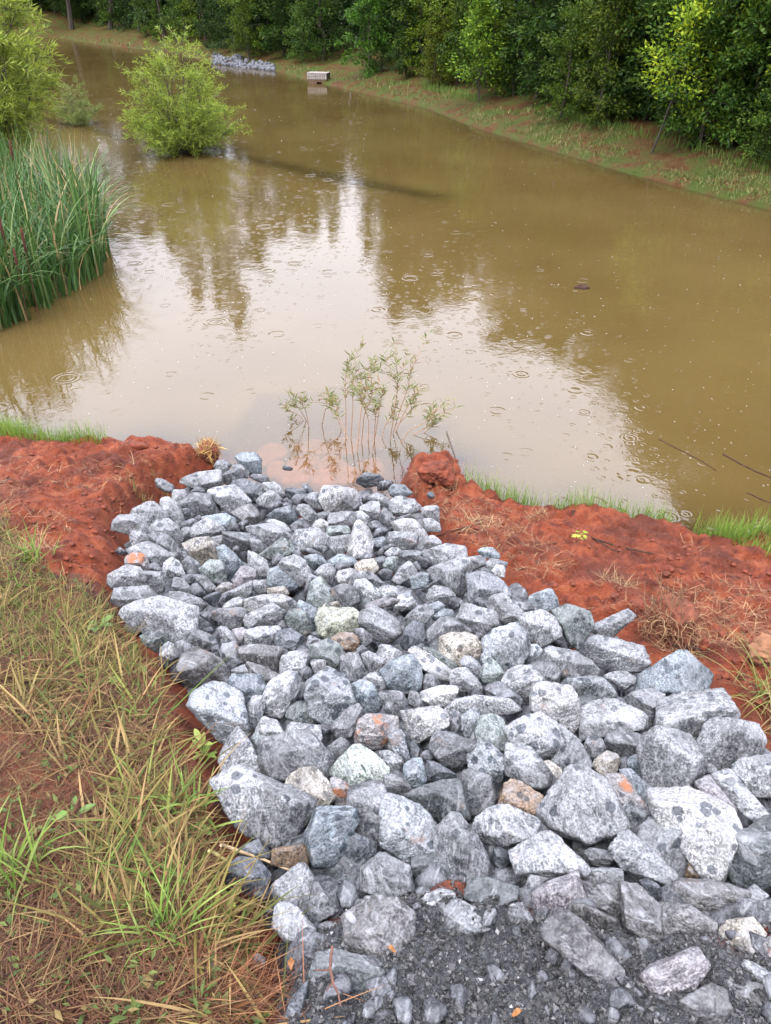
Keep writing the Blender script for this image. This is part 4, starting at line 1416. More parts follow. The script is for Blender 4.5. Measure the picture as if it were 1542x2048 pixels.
# a second staggered row, higher, fills the band between bushes and crowns
u = 0
for px in np.arange(-40, 1700, 58):
    if 650 < px < 765: continue
    p = edge_pt(px + rng.uniform(-15, 15), 0)
    back = rng.uniform(1.8, 3.4)
    x, y = p[0] + back * .35, p[1] + back
    tint, tw = TINTS[int(rng.choice(4, p=[.4, .2, .1, .3]))]
    v = int(rng.integers(0, 6)); sc = rng.uniform(1.25, 1.8)
    e = dup(protos2[v], (x, y, gz_at(x, y) - .05), rng.uniform(0, 6), (sc, sc, sc), f"tall {tw} bush in the second row, {NUMW[u]} from the left", 'tall bushes behind the woods edge', (*tint, 1))
    e.name = "tall_shrub"
    u += 1

# the deep wood behind reads as one mass
wd = Geo()
P = []
ew = np.array([[q[0], q[1]] for q in EDGE_W])
seglen = np.hypot(*np.diff(ew, axis=0).T); cum = np.concatenate([[0], np.cumsum(seglen)])
ncl = 1500
for i in range(ncl):
    pxx = rng.uniform(-90, 1750) if i > 500 else rng.uniform(-90, 700)
    s = np.interp(pxx, ex, cum)
    x = np.interp(s, cum, ew[:, 0]); y = np.interp(s, cum, ew[:, 1])
    b = rng.uniform(3.0, 10.0)
    x, y = x + b * .45, y + b * .9
    az = x / y
    if -.060 < az < -.024: continue
    z = rng.uniform(.2, 4.6)
    n = 55
    g = rng.normal(size=(n, 3)); g /= np.linalg.norm(g, axis=1)[:, None]
    P.append(np.array([x, y, z + .4]) + g * rng.uniform(.3, 1.1, n)[:, None] * (1 if y < 30 else y / 30))
P = np.concatenate(P)
wd.leaves(P, rng.normal(size=P.shape) + np.array([0, 0, -.2]), rng.uniform(.18, .36, len(P)) * np.clip(P[:, 1] / 30, .8, 3), rng.uniform(.11, .2, len(P)) * np.clip(P[:, 1] / 30, .8, 3), None, .8, rng)
o = wd.build('deep_woods', LEAF); o.color = (.42, .5, .5, 1)
tag(o, kind='stuff')

# ------------------------------------------------------------------ single young trees on the right bank
yl = woody(2.25, .85, .75, 22, 2600, .085, .022, np.random.default_rng(31), .5, .15, False, .33)
p = on_ground(1304, 303)
e = make_plant("young_tree", "slender yellow green young tree with a bare leaning trunk on the right bank", 'tree', yl, (p[0], p[1], p[2] - .03), (BARK, LEAF))
for ch in e.children: ch.color = (4.2, 3.3, 1.1, 1)
e.rotation_euler[1] = .10
py_ = woody(2.3, .35, .62, 26, 2600, .08, .02, np.random.default_rng(32), .5, .0, True, .30)
p = on_ground(957, 207)
e = make_plant("pointed_sapling", "pale green pointed sapling standing before dark bushes on the far bank", 'tree', py_, (p[0], p[1], p[2] - .03), (BARK, LEAF))
e.scale = (1.25, 1.25, 1.1)
for ch in e.children: ch.color = (2.5, 2.4, 1.2, 1)
for (px, py, sc, tint, nm, lab) in (
        (742, 152, 1.0, (1.15, 1.45, .8), 'edge_bush', "bright green leafy bush at the woods edge beyond the concrete box"),
        (868, 176, .62, (1.9, 1.25, .75), 'edge_bush', "low bush with yellow brown leaves on the far bank"),
        (1195, 250, .85, (1.25, 1.0, .62), 'edge_bush', "olive brown narrow bush left of the yellow green young tree"),
        (1400, 290, .9, (.8, .95, .6), 'edge_bush', "dark drooping bush behind the yellow green young tree"),
        (1120, 240, .7, (1.2, 1.15, .7), 'edge_bush', "rounded mid green bush halfway along the right bank"),
        (500, 118, .9, (1.5, 1.35, .6), 'edge_bush', "small yellowish bush behind the distant stone apron")):
    p = on_ground(px, py)
    e = dup(protos2[int(rng.integers(0, 6))], (p[0], p[1], p[2] - .04), rng.uniform(0, 6), (sc, sc, sc), lab, None, (*tint, 1))
    if 'group' in e: del e['group']
    e.name = nm


# ------------------------------------------------------------------ willows: drooping twigs with narrow leaves
def willow(H, R, nst, ntw, leaf, rng, spread=.55, base_r=.02, taper=1.0, hang=.35):
    tr, cr = Geo(), Geo()
    for i in range(nst):
        az = i * 2.399 + rng.normal() * .4
        f = math.sqrt((i + .5) / nst)
        lean = f * spread * 1.5
        top = np.array([math.cos(az) * R * f * .9, math.sin(az) * R * f * .9, H * (1 - .84 * f ** 1.25 * taper) * rng.uniform(.82, 1.08)])
        m = 8; s = np.linspace(0, 1, m)[:, None]
        P = top * s + np.array([math.cos(az), math.sin(az), 0]) * R * .10 * np.sin(s * math.pi) + rng.normal(size=(m, 3)) * .02 * H * s
        tr.tube(P, base_r * (1 - np.linspace(0, .9, m)) * (1 - .5 * f), 4)
        for j in range(ntw):
            q = rng.uniform(.12, 1.0)
            b = np.array([np.interp(q, s[:, 0], P[:, k]) for k in range(3)])
            a2 = az + rng.normal() * 1.1
            L = rng.uniform(.16, .34) * min(H, 2.4) * (1.1 - .4 * q)
            d = np.array([math.cos(a2) * .8, math.sin(a2) * .8, rng.uniform(.2, .9)])
            u = np.linspace(0, 1, 6)[:, None]
            Q = b + d * L * u + np.array([0, 0, -hang * L]) * u ** 2
            tr.tube(Q, np.linspace(.004, .0015, 6) * (H / 2.4) ** .5, 3)
            n = 24
            w = np.sort(rng.random(n)) * .95 + .05
            lp = np.stack([np.interp(w, u[:, 0], Q[:, k]) for k in range(3)], 1)
            ld = d + rng.normal(size=(n, 3)) * .55 + np.array([0, 0, -.25])
            cr.leaves(lp, ld, leaf * rng.uniform(.7, 1.25, n), leaf * .12 * rng.uniform(.8, 1.3, n), None, .6, rng)
    return tr, cr


p = at_z(372, 305)
wb = willow(2.55, 1.15, 38, 21, .11, np.random.default_rng(3), .5, .022, 1.0, .30)
e = make_plant("willow_bush", "bushy light green willow standing alone in the brown pond", 'bush', wb, (p[0], p[1], -.08), (BARK, WILLOW), None, ('stems', 'crown'))
for ch in e.children: ch.color = (1.1, 1.1, .8, 1)
p = at_z(157, 248)
wb = willow(1.25, .62, 13, 16, .09, np.random.default_rng(4), .5, .012)
e = make_plant("small_willow", "small thin grey green willow in the water beyond the cattails", 'bush', wb, (p[0], p[1], -.05), (BARK, WILLOW), None, ('stems', 'crown'))
for ch in e.children: ch.color = (.75, .70, .9, 1)
p = at_z(-45, 372)
wb = willow(4.6, 1.95, 50, 34, .15, np.random.default_rng(6), .5, .045, .7, .55)
e = make_plant("large_willow", "large feathery yellow green willow at the left frame edge behind the cattails", 'tree', wb, (p[0], p[1], -.1), (BARK, WILLOW), None, ('stems', 'crown'))
for ch in e.children: ch.color = (1.1, 1.05, .8, 1)

# the drowned willow sprouts near the rocks: each stem read from the photograph
SPR = leaf_mat("sprout_leaves", [(0, (0.07, 0.09, 0.022)), (.55, (0.125, 0.145, 0.04)), (.85, (0.17, 0.15, 0.06)), (1, (0.15, 0.06, 0.03))], False, .35)
STEM = simple("thin_stem_bark", (0.20, 0.11, 0.06), .8, .3, 60)


def px_stem(pts, y0, rng, jit=.05):
    out = []
    off = rng.normal() * jit
    for k, (a, b) in enumerate(pts):
        d = ray(a, b)
        yy = y0 + off * k / max(1, len(pts) - 1)
        out.append(EYE + d * (yy / d[1]))
    return np.array(out)


def sprout(stems, ybase, label, nm, rng):
    tr, cr = Geo(), Geo()
    y0 = at_z(*ybase)[1]
    base = at_z(*ybase)
    for pts in stems:
        P = px_stem(pts, y0 + rng.normal() * .10, rng, .12)
        P[0][2] = min(P[0][2], -.06)
        tt = np.linspace(0, 1, 14); ss = np.linspace(0, 1, len(P))
        Q = np.stack([np.interp(tt, ss, P[:, k]) for k in range(3)], 1)
        tr.tube(Q, np.linspace(.0032, .0012, 14), 4)
        L = np.linalg.norm(np.diff(Q, axis=0), axis=1).sum()
        runs = [(Q, max(9, int(L * 46)), .38)]
        for _ in range(3):
            q0 = rng.uniform(.35, .85)
            b0 = np.array([np.interp(q0, tt, Q[:, k]) for k in range(3)])
            v = (Q[-1] - Q[0]) / L * .8 + np.array([rng.normal() * .7, rng.normal() * .7, .25])
            l2 = L * rng.uniform(.18, .38)
            T2 = b0 + np.linspace(0, 1, 14)[:, None] * v * l2
            tr.tube(T2, np.linspace(.0016, .0008, 14), 3)
            runs.append((T2, max(6, int(l2 * 75)), .1))
        for Qr, n, lo in runs:
            w = rng.uniform(lo, 1.0, n) ** .85
            lp = np.stack([np.interp(w, tt, Qr[:, k]) for k in range(3)], 1)
            dd = (Qr[-1] - Qr[0]) / (np.linalg.norm(Qr[-1] - Qr[0]) + 1e-9)
            az = rng.uniform(0, 2 * math.pi, n)
            ld = dd[None] * .75 + np.stack([np.cos(az), np.sin(az), rng.normal(size=n) * .35], 1) * .85
            keep = lp[:, 2] > .01
            cr.leaves(lp[keep], ld[keep], .062 * rng.uniform(.6, 1.3, keep.sum()), .0095, None, .5, rng)
    e = empty(nm, (base[0], base[1], 0), label, 'plant')
    tr.build('stems', STEM, e, False, base); cr.build('leaves', SPR, e, False, base)
    return e


rng = np.random.default_rng(9)
sprout([[(690, 868), (692, 820), (690, 770), (694, 728)], [(700, 872), (706, 815), (704, 775), (712, 738)], [(712, 874), (722, 820), (733, 775), (741, 735)], [(782, 878), (800, 820), (818, 770), (822, 716)], [(748, 876), (750, 850), (752, 826), (758, 800)], [(735, 874), (738, 845), (730, 815), (722, 800)], [(722, 876), (728, 830), (745, 790), (742, 752)],
        [(742, 876), (757, 830), (764, 790), (768, 768)], [(778, 876), (790, 820), (796, 770), (792, 722)], [(786, 878), (806, 830), (826, 795), (836, 770)],
        [(784, 878), (800, 845), (822, 822), (834, 800)], [(690, 870), (676, 840), (664, 815), (656, 800)], [(700, 874), (684, 845), (672, 820), (668, 790)],
        [(790, 880), (820, 860), (850, 845), (868, 832)], [(796, 880), (840, 862), (872, 845), (893, 816)], [(800, 882), (850, 865), (868, 850), (866, 806)], [(760, 876), (770, 850), (784, 828), (790, 800)],
        ],
       (745, 876), "thin leafy willow sprouts rising from the shallow water before the rocks", "willow_sprouts", rng)
sprout([[(618, 842), (604, 826), (590, 806), (586, 786)], [(618, 842), (600, 832), (578, 820), (562, 806)], [(618, 842), (596, 838), (576, 838), (560, 850)], [(618, 842), (612, 822), (606, 812), (604, 800)], [(640, 830), (650, 820), (660, 812), (668, 806)]],
       (620, 843), "short leafy twig leaning out of the water left of the sprouts", "leaning_twig", rng)

# ------------------------------------------------------------------ cattails
CATL = leaf_mat("cattail_leaf", None, False, .3, .4, True, .22)
BED = np.array([at_z(*q)[:2] for q in [(-260, 690), (0, 662), (45, 640), (100, 596), (150, 575), (190, 545), (200, 490), (160, 450), (100, 415), (0, 395), (-260, 400)]])
rng = np.random.default_rng(21)
bl = Geo()
c0 = at_z(60, 560)
mn, mx = BED.min(0), BED.max(0)
pts = rng.uniform(mn, mx, (6000, 2))
sd = poly_sd(pts[:, 0], pts[:, 1], [tuple(q) for q in BED])
pts = pts[sd < 0][:560]
# dense rim so the front reads as a wall of leaves
for k in range(len(BED) - 1):
    if k > 6: break
    n = int(np.hypot(*(BED[k + 1] - BED[k])) * 19)
    pts = np.concatenate([pts, BED[k] + (BED[k + 1] - BED[k]) * rng.random((n, 1)) + rng.normal(size=(n, 2)) * .05])
per = 6
B = np.repeat(pts, per, 0) + rng.normal(size=(len(pts) * per, 2)) * .035
n = len(B)
cc = np.array([[.022, .055, .012], [.034, .080, .016], [.056, .110, .026], [.030, .066, .020], [.11, .15, .05]])[rng.choice(5, n, p=[.28, .28, .2, .16, .08])] * rng.uniform(.8, 1.25, (n, 1))
dead = rng.random(n) < .10
cc[dead] = np.array([.26, .19, .09]) * rng.uniform(.7, 1.1, (dead.sum(), 1))
Ls = rng.uniform(.8, 1.42, n)
curl = np.where(rng.random(n) < .55, rng.uniform(.8, 2.5, n), rng.uniform(.05, .6, n))
bl.blades(np.column_stack([B, np.full(n, -.06)]), rng.uniform(0, 6.28, n), Ls, rng.uniform(.015, .029, n), rng.uniform(.0, .20, n), curl, 8, cc, rng)
e = empty("cattail_bed", (c0[0], c0[1], 0), "dense bed of tall green cattails at the left water edge", "cattails")
tag(bl.build('leaves', CATL, e, False, (c0[0], c0[1], 0)), kind='stuff')
HEAD = simple("cattail_head", (0.05, 0.016, 0.009), .95, .3, 90, .004)
for (px, py, dy) in ((46, 480, .0), (31, 520, .0), (2, 455, .1), (22, 300, 2.4)):
    g = Geo()
    d = ray(px, py); p = EYE + d * ((7.35 + dy) / d[1])
    g.tube([p + np.array([0, 0, -.11]), p + np.array([0, 0, -.10]), p + np.array([.004, 0, 0]), p + np.array([.01, 0, .10]), p + np.array([.01, 0, .11])], [.004, .0125, .0135, .0125, .003], 8)
    g.tube([np.array([p[0] - .04, p[1], -.05]), p + np.array([-.005, 0, -.10])], .004, 5)
    g.tube([p + np.array([.01, 0, .10]), p + np.array([.016, 0, .20])], [.0025, .001], 4)
    g.build('seed_head', HEAD, e, True, (c0[0], c0[1], 0))

# ------------------------------------------------------------------ grasses
GRS = leaf_mat("grass_blades", None, False, .35, .5, True, .12)
rng = np.random.default_rng(41)


def px_region(poly, n, plane):
    xs_ = [p[0] for p in poly]; ys_ = [p[1] for p in poly]
    q = np.column_stack([rng.uniform(min(xs_), max(xs_), n * 4), rng.uniform(min(ys_), max(ys_), n * 4)])
    q = q[poly_sd(q[:, 0], q[:, 1], poly) < 0][:n]
    return plane(q)[:, :2]


def pal(n, cols, p, v=.25):
    return np.array(cols)[rng.choice(len(cols), n, p=p)] * rng.uniform(1 - v, 1 + v, (n, 1))


# the rough lawn at the lower left: matted, half dead, long blades lying over
gp = [(-60, 1120), (30, 1100), (70, 1160), (140, 1195), (215, 1195), (245, 1265), (300, 1340), (325, 1405), (352, 1480), (385, 1565), (405, 1650), (412, 1735), (440, 1800), (475, 1860), (500, 1930), (535, 2080), (-80, 2080)]
gg = Geo()
tuft = px_region(gp, 560, channel_v)
bare = (vnoise(tuft[:, 0] * 4.2 + 1.3, tuft[:, 1] * 4.2) + .5 * vnoise(tuft[:, 0] * 9, tuft[:, 1] * 9 + 4)) > .04
tuft = tuft[~bare]
k = 11
B = np.repeat(tuft, k, 0) + rng.normal(size=(len(tuft) * k, 2)) * .020
n = len(B)
az0 = np.repeat(rng.uniform(0, 6.28, len(tuft)), k)
hue = np.repeat(rng.random(len(tuft)), k)
c = pal(n, [(.068, .060, .013), (.115, .092, .026), (.160, .120, .042), (.19, .128, .055), (.09, .040, .017), (.045, .050, .012)], [.17, .2, .22, .18, .16, .07])
grn = pal(n, [(.055, .085, .015), (.08, .115, .022), (.12, .13, .03)], [.4, .4, .2])
sel = (hue > .88)[:, None]
c = np.where(sel, grn, c)
Lg = rng.gamma(5, .0185, n) + .02
gg.blades(np.column_stack([B, terrain(B[:, 0], B[:, 1]) - .004]), az0 + rng.normal(size=n) * 1.1, Lg, rng.uniform(.0026, .0082, n), rng.uniform(.78, 1.5, n), rng.uniform(.05, .9, n), 5, c, rng)
# upper meadow fringe is finer and greener
gp2 = [(-60, 1090), (30, 1080), (80, 1160), (140, 1195), (215, 1200), (255, 1270), (320, 1340), (250, 1400), (-60, 1340)]
B = px_region(gp2, 2300, channel_v); n = len(B)
c = pal(n, [(.075, .105, .022), (.11, .13, .03), (.17, .15, .05), (.2, .13, .06)], [.34, .3, .2, .16])
gg.blades(np.column_stack([B, terrain(B[:, 0], B[:, 1]) - .004]), rng.uniform(0, 6.28, n), rng.uniform(.03, .11, n), rng.uniform(.0015, .004, n), rng.uniform(.1, 1.0, n), rng.uniform(.2, 1.1, n), 4, c, rng)
# flattened thatch
B = px_region(gp, 9500, channel_v); n = len(B)
c = pal(n, [(.085, .04, .019), (.06, .024, .012), (.13, .078, .036), (.034, .016, .009), (.10, .076, .03)], [.28, .26, .18, .16, .12])
gg.blades(np.column_stack([B, terrain(B[:, 0], B[:, 1]) + rng.uniform(.002, .012, n)]), rng.uniform(0, 6.28, n), rng.uniform(.03, .13, n), rng.uniform(.0012, .0034, n), rng.uniform(1.25, 1.5, n), rng.uniform(0, .25, n), 3, c, rng)
# broken clover-like small leaves near the soil
B = px_region(gp, 1100, channel_v); n = len(B)
P = np.column_stack([B, terrain(B[:, 0], B[:, 1]) + rng.uniform(.004, .03, n)])
gg.leaves(P, np.column_stack([rng.normal(size=(n, 2)), rng.uniform(0, .6, n)]), rng.uniform(.012, .035, n), rng.uniform(.006, .012, n), pal(n, [(.06, .085, .022), (.085, .105, .03), (.045, .07, .02), (.12, .09, .035)], [.35, .25, .25, .15]), 1.5, rng)
tag(gg.build('rough_grass', GRS), kind='stuff')

# fresh green grass where the banks meet the water
sg = Geo()


def fringe(poly, n, lo, hi, cols, wd=(.0015, .0035), lean=(.0, .35)):
    B = px_region(poly, n, lambda q: bank_v(q, .05, 0)); m = len(B)
    z = np.maximum(terrain(B[:, 0], B[:, 1]), -.05)
    sg.blades(np.column_stack([B, z - .004]), rng.uniform(0, 6.28, m), rng.uniform(lo, hi, m), rng.uniform(*wd, m), rng.uniform(*lean, m), rng.uniform(.05, .9, m), 4, pal(m, cols, [.4, .35, .25]), rng)


GREENS = [(.08, .15, .02), (.125, .195, .03), (.18, .22, .055)]
fringe([(-40, 885), (0, 872), (100, 885), (215, 900), (225, 912), (120, 915), (0, 905), (-40, 905)], 1500, .04, .17, GREENS)
fringe([(-40, 860), (20, 850), (60, 880), (0, 895), (-40, 890)], 350, .08, .22, GREENS)
fringe([(925, 975), (960, 985), (1070, 1025), (1080, 1040), (1000, 1020), (930, 985)], 300, .06, .20, GREENS)
fringe([(930, 965), (1010, 1000), (1080, 1025), (1060, 1035), (990, 1012)], 160, .05, .14, GREENS)
fringe([(1085, 1035), (1190, 1020), (1330, 1045), (1345, 1062), (1200, 1050), (1100, 1045)], 620, .05, .17, GREENS)
fringe([(1280, 1040), (1345, 1040), (1350, 1065), (1285, 1062)], 120, .08, .20, GREENS)
fringe([(1375, 1085), (1470, 1060), (1600, 1060), (1600, 1115), (1540, 1110), (1440, 1112)], 1500, .05, .20, GREENS)
fringe([(1440, 1110), (1600, 1090), (1600, 1180), (1520, 1165)], 900, .02, .07, GREENS)
fringe([(940, 940), (1100, 985), (1240, 1010), (1330, 1020), (1340, 1040), (1150, 1025), (1000, 995)], 90, .05, .22, [(.16, .20, .05), (.25, .22, .09), (.10, .16, .04)], (.0012, .002), (.1, .8))
tag(sg.build('shore_grass', GRS), kind='stuff')

# far bank cover: short grass, weeds and leaf litter
fb = Geo()
rng = np.random.default_rng(55)
fp = [(60, 70), (350, 92), (560, 128), (700, 152), (850, 178), (960, 200), (1060, 220), (1150, 240), (1250, 265), (1400, 310), (1560, 350), (1560, 440), (1400, 390), (1250, 345), (1100, 300), (950, 255), (850, 215), (700, 182), (560, 146), (350, 108), (100, 76)]
q = np.column_stack([rng.uniform(60, 1560, 110000), rng.uniform(60, 440, 110000)])
q = q[poly_sd(q[:, 0], q[:, 1], fp) < 2]
# bank slope is nearly a plane z = .25 in view: refine twice with the real terrain
zz = np.full(len(q), .25)
for _ in range(3):
    dx = (q[:, 0] - 771) / FPX; dyv = -(q[:, 1] - 1024) / FPX
    dirs = np.stack([dx, dyv * SP + CP, dyv * CP - SP], 1)
    tt = (zz - CAMH) / dirs[:, 2]
    W_ = EYE + dirs * tt[:, None]
    zz = .5 * zz + .5 * np.clip(terrain(W_[:, 0], W_[:, 1]), 0, 1.6)
ok = (poly_sd(W_[:, 0], W_[:, 1], POND) > .03) & (W_[:, 1] < 75)
B = W_[ok][:46000, :2]
n = len(B); zb = terrain(B[:, 0], B[:, 1])
kind = vnoise(B[:, 0] * .8, B[:, 1] * .8) + .6 * vnoise(B[:, 0] * 2.1, B[:, 1] * 2.1 + 7)
br = kind > -.08
c = np.where(br[:, None], pal(n, [(.08, .03, .018), (.13, .07, .036), (.16, .12, .05)], [.45, .33, .22]), pal(n, [(.06, .09, .02), (.10, .12, .034), (.15, .13, .05)], [.4, .34, .26]))
sc = .6 + B[:, 1] / 22
fb.blades(np.column_stack([B, zb - .01]), rng.uniform(0, 6.28, n), rng.uniform(.02, .09, n) * np.where(br, .7, 1) * sc, rng.uniform(.006, .014, n) * sc, np.where(br, rng.uniform(.8, 1.4, n), rng.uniform(.1, .9, n)), rng.uniform(.1, .9, n), 3, c, rng)
# taller green grass along the foot of the woods
tg = []
for a, b, m in ((845, 960, 600), (1090, 1180, 350), (1180, 1290, 160), (1290, 1560, 220), (560, 845, 300)):
    for px in rng.uniform(a, b, m):
        tg.append((px, float(np.interp(px, ex, ey)) + rng.uniform(-2, 10)))
tg = np.array(tg)
zz = np.full(len(tg), .4)
for _ in range(3):
    dx = (tg[:, 0] - 771) / FPX; dyv = -(tg[:, 1] - 1024) / FPX
    dirs = np.stack([dx, dyv * SP + CP, dyv * CP - SP], 1); t_ = (zz - CAMH) / dirs[:, 2]
    W_ = EYE + dirs * t_[:, None]; zz = .5 * zz + .5 * np.clip(terrain(W_[:, 0], W_[:, 1]), 0, 1.6)
n = len(tg)
fb.blades(np.column_stack([W_[:, :2], terrain(W_[:, 0], W_[:, 1]) - .01]), rng.uniform(0, 6.28, n), rng.uniform(.10, .26, n), rng.uniform(.006, .013, n), rng.uniform(.0, .4, n), rng.uniform(.2, 1.2, n), 4, pal(n, [(.07, .125, .02), (.10, .165, .03), (.13, .165, .05)], [.4, .4, .2]), rng)
tag(fb.build('bank_vegetation', GRS), kind='stuff')

# ------------------------------------------------------------------ small things on the banks and in the water
CLAY = simple("clay_lump", (0.078, 0.0155, 0.005), .8, .55, 26, .012)
DARKCLAY = simple("dark_root_clay", (0.085, 0.025, 0.012), .9, .5, 30, .012)
STRAW = leaf_mat("dry_straw", None, False, .15, .7, True, .2)
WOODM = simple("wet_dead_wood", (0.030, 0.017, 0.012), .9, .5, 40, .006, .12)
REED = simple("bleached_reed", (0.30, 0.215, 0.125), .6, .2, 30, .002)
CONC = simple("pale_concrete", (0.17, 0.15, 0.135), .9, .25, 9, .004)
STAIN = simple("mud_stained_concrete", (0.075, 0.045, 0.026), .9, .35, 7, .004)
DARK = simple("outlet_shade_paint", (0.02, 0.016, 0.012), .9, .2, 5)
rng = np.random.default_rng(91)


def clod(nm, P, label, mat=CLAY, level=4, thick=.5, drop=.25, cat='clod', amp=1.6, pw=16, lift=.2, fit=1.06):
    C, V, F, a, s = outline_rock(P, rng, level, False, thick, lift, drop, fit, pw, amp)
    return tag(mesh_np(nm, V, F, mat, True, None, C), label, cat), C, s


clod("clay_block", [(833, 938), (845, 926), (898, 918), (906, 926), (911, 955), (903, 972), (868, 968), (838, 955)], "square red clay block on the mound beside the water", CLAY, 5, .55, .45, "clod", 3.2)
clod("clay_clod", [(1256, 1205), (1268, 1196), (1288, 1200), (1293, 1222), (1275, 1232), (1258, 1222)], "pinkish clay clod on the right bank beside the root ball")
clod("clay_clod", [(1500, 1290), (1525, 1266), (1570, 1272), (1575, 1345), (1525, 1348), (1503, 1322)], "big tan clay clod at the right frame edge", simple("tan_clay", (0.13, 0.058, 0.028), .9, .4, 24, .01), 5, .3, .2, "clod", 3.0)
clod("clay_clod", [(1398, 1285), (1412, 1275), (1420, 1290), (1410, 1302), (1398, 1298)], "small red clay clod below the root ball")
clod("clay_clod", [(235, 890), (255, 880), (290, 886), (300, 900), (270, 906), (240, 902)], "red clay lump with straw on the left shore")
clod("dark_pebble", [(853, 988), (860, 982), (869, 987), (868, 996), (858, 998)], "round dark pebble sitting on the right clay mound", simple("dark_stone", (.03, .035, .042), .5, .3, 40), 3, .5, .25, 'stone')
clod("green_pebble", [(408, 1930), (418, 1922), (430, 1927), (428, 1938), (414, 1941)], "greenish pebble lying in the lower left grass", simple("green_stone", (.10, .135, .12), .6, .3, 40), 3, .5, .25, 'stone')
clod("white_pebble", [(1227, 1199), (1233, 1196), (1237, 1201), (1231, 1204)], "tiny white pebble on the right clay bank", simple("white_stone", (.5, .48, .45), .7, .2, 40), 3, .5, .25, 'stone')
o, C, s_ = clod("sunken_log", [(1143, 577), (1153, 570), (1166, 570), (1182, 578), (1160, 581)], "small dark log just breaking the pond surface", WOODM, 3, .4, .0, 'log')
pz = at_z(1162, 577); o.location = (pz[0], pz[1], .015); o.scale = (.75, .6, .8)

# drowned clay-coated stones in the shallows
CLAYROCK = simple("clay_coated_stone", (0.30, 0.115, 0.05), .8, .3, 14, .006)
SUB = [("wide flat", 590, 960, 46), ("angular", 660, 935, 40), ("small", 555, 945, 26), ("pointed", 700, 962, 34), ("long", 628, 905, 44), ("round", 745, 935, 30), ("low", 690, 900, 36), ("thin", 545, 915, 34), ("broad", 610, 930, 38), ("outermost", 735, 893, 34), ("blocky", 648, 968, 30), ("left", 520, 935, 26)]
for wd_, px, py, r in SUB:
    p = at_z(px, py, -.09)
    s = r / FPX * np.linalg.norm(p - EYE) * 1.2
    pl = [(rng.normal(size=3) * np.array([1, 1, .5]), s * rng.uniform(.55, .95)) for _ in range(12)] + [((0, 0, 1.0), s * .45), ((0, 0, -1.0), s * .5)]
    V, F = carve(pl, 3, s, rng, 22)
    V[:, 2] *= .55
    zt = -rng.uniform(.012, .05)
    o = mesh_np("drowned_stone", V, F, CLAYROCK, True, None, (p[0], p[1], zt - V[:, 2].max()))
    tag(o, f"{wd_} orange clay coated stone under the shallow water by the rocks", 'rock', 'drowned stones at the waterline')

# rain drops standing on the pond where they have just struck
dr = Geo()
pq = rng.uniform((120, 200), (1560, 1080), (2600, 2))
for a, b in pq:
    p = at_z(a, b)
    if poly_sd(p[0:1], p[1:2], POND)[0] > -.25: continue
    if rng.random() > .34: continue
    s = rng.uniform(.0022, .0048) * (1 + .06 * p[1])
    D, F = ICO[2]
    dr.add(D * s * np.array([1, 1, .8]) + np.array([p[0], p[1], s * .25]), F)
t = NT("rain_bubble")
g_ = t.node('BsdfGlossy'); g_.inputs['Roughness'].default_value = .1
tr_ = t.node('BsdfTransparent'); lw = t.node('LayerWeight'); lw.inputs['Blend'].default_value = .45
mx = t.node('MixShader'); t.put(mx.inputs[0], lw.outputs['Facing']); t.l.new(tr_.outputs[0], mx.inputs[1]); t.l.new(g_.outputs[0], mx.inputs[2])
tag(dr.build('rain_bubbles', t.done(mx.outputs[0]), None, True), kind='stuff')

# clay crumbs and straw on the bare banks
LEFTC = [(-60, 965), (10, 905), (220, 905), (300, 900), (400, 915), (440, 930), (330, 965), (255, 1020), (228, 1060), (240, 1110), (222, 1170), (140, 1180), (60, 1140), (10, 1060), (-60, 1040)]
RIGHTC = [(800, 955), (850, 930), (905, 925), (930, 980), (1000, 1015), (1080, 1040), (1300, 1065), (1430, 1110), (1580, 1150), (1580, 1480), (1500, 1390), (1430, 1360), (1320, 1300), (1262, 1225), (1190, 1230), (1110, 1180), (1015, 1135), (930, 1080), (885, 1040), (850, 1000)]


def bank_plane(a, b):
    p = on_plane(a, b)
    h = terrain(p[0:1], p[1:2], False)[0]
    d = ray(a, b)
    for _ in range(3):
        q = EYE + d * ((h - CAMH) / d[2]); h = terrain(q[0:1], q[1:2], False)[0]
    return q


cr = Geo()
for poly, n in ((LEFTC, 420), (RIGHTC, 700)):
    B = px_region(poly, n, bank_v); zb = terrain(B[:, 0], B[:, 1])
    for p, z in zip(B, zb):
        s = .003 + .013 * rng.random() ** 3.5
        D, F = ICO[2]
        nz = vnoise(D[:, 0] * 1.6 + p[0] * 99, D[:, 1] * 1.6 + p[1] * 77, D[:, 2] * 1.6)
        V = D * (s * (1 + .45 * nz))[:, None] * np.array([1.1, 1, .75])
        cr.add(V + np.array([p[0], p[1], z + s * .3]), F)
tag(cr.build('clay_crumbs', CLAY, None, True), kind='stuff')
st = Geo()
SC = [(.17, .10, .05), (.11, .05, .025), (.06, .024, .013), (.24, .155, .08)]
for poly, n in ((LEFTC, 1100), (RIGHTC, 2600)):
    B = px_region(poly, n * 2, bank_v)
    w = vnoise(B[:, 0] * 3, B[:, 1] * 3 + 5) > -.05
    B = np.concatenate([B[w], B[~w][:260]])[:n]; m = len(B)
    st.blades(np.column_stack([B, terrain(B[:, 0], B[:, 1]) + rng.uniform(.002, .014, m)]), rng.uniform(0, 6.28, m), rng.uniform(.02, .10, m), rng.uniform(.0010, .0026, m), rng.uniform(1.2, 1.6, m), rng.uniform(-.1, .3, m), 3, pal(m, SC, [.34, .3, .22, .14]), rng)
tag(st.build('straw_litter', STRAW), kind='stuff')


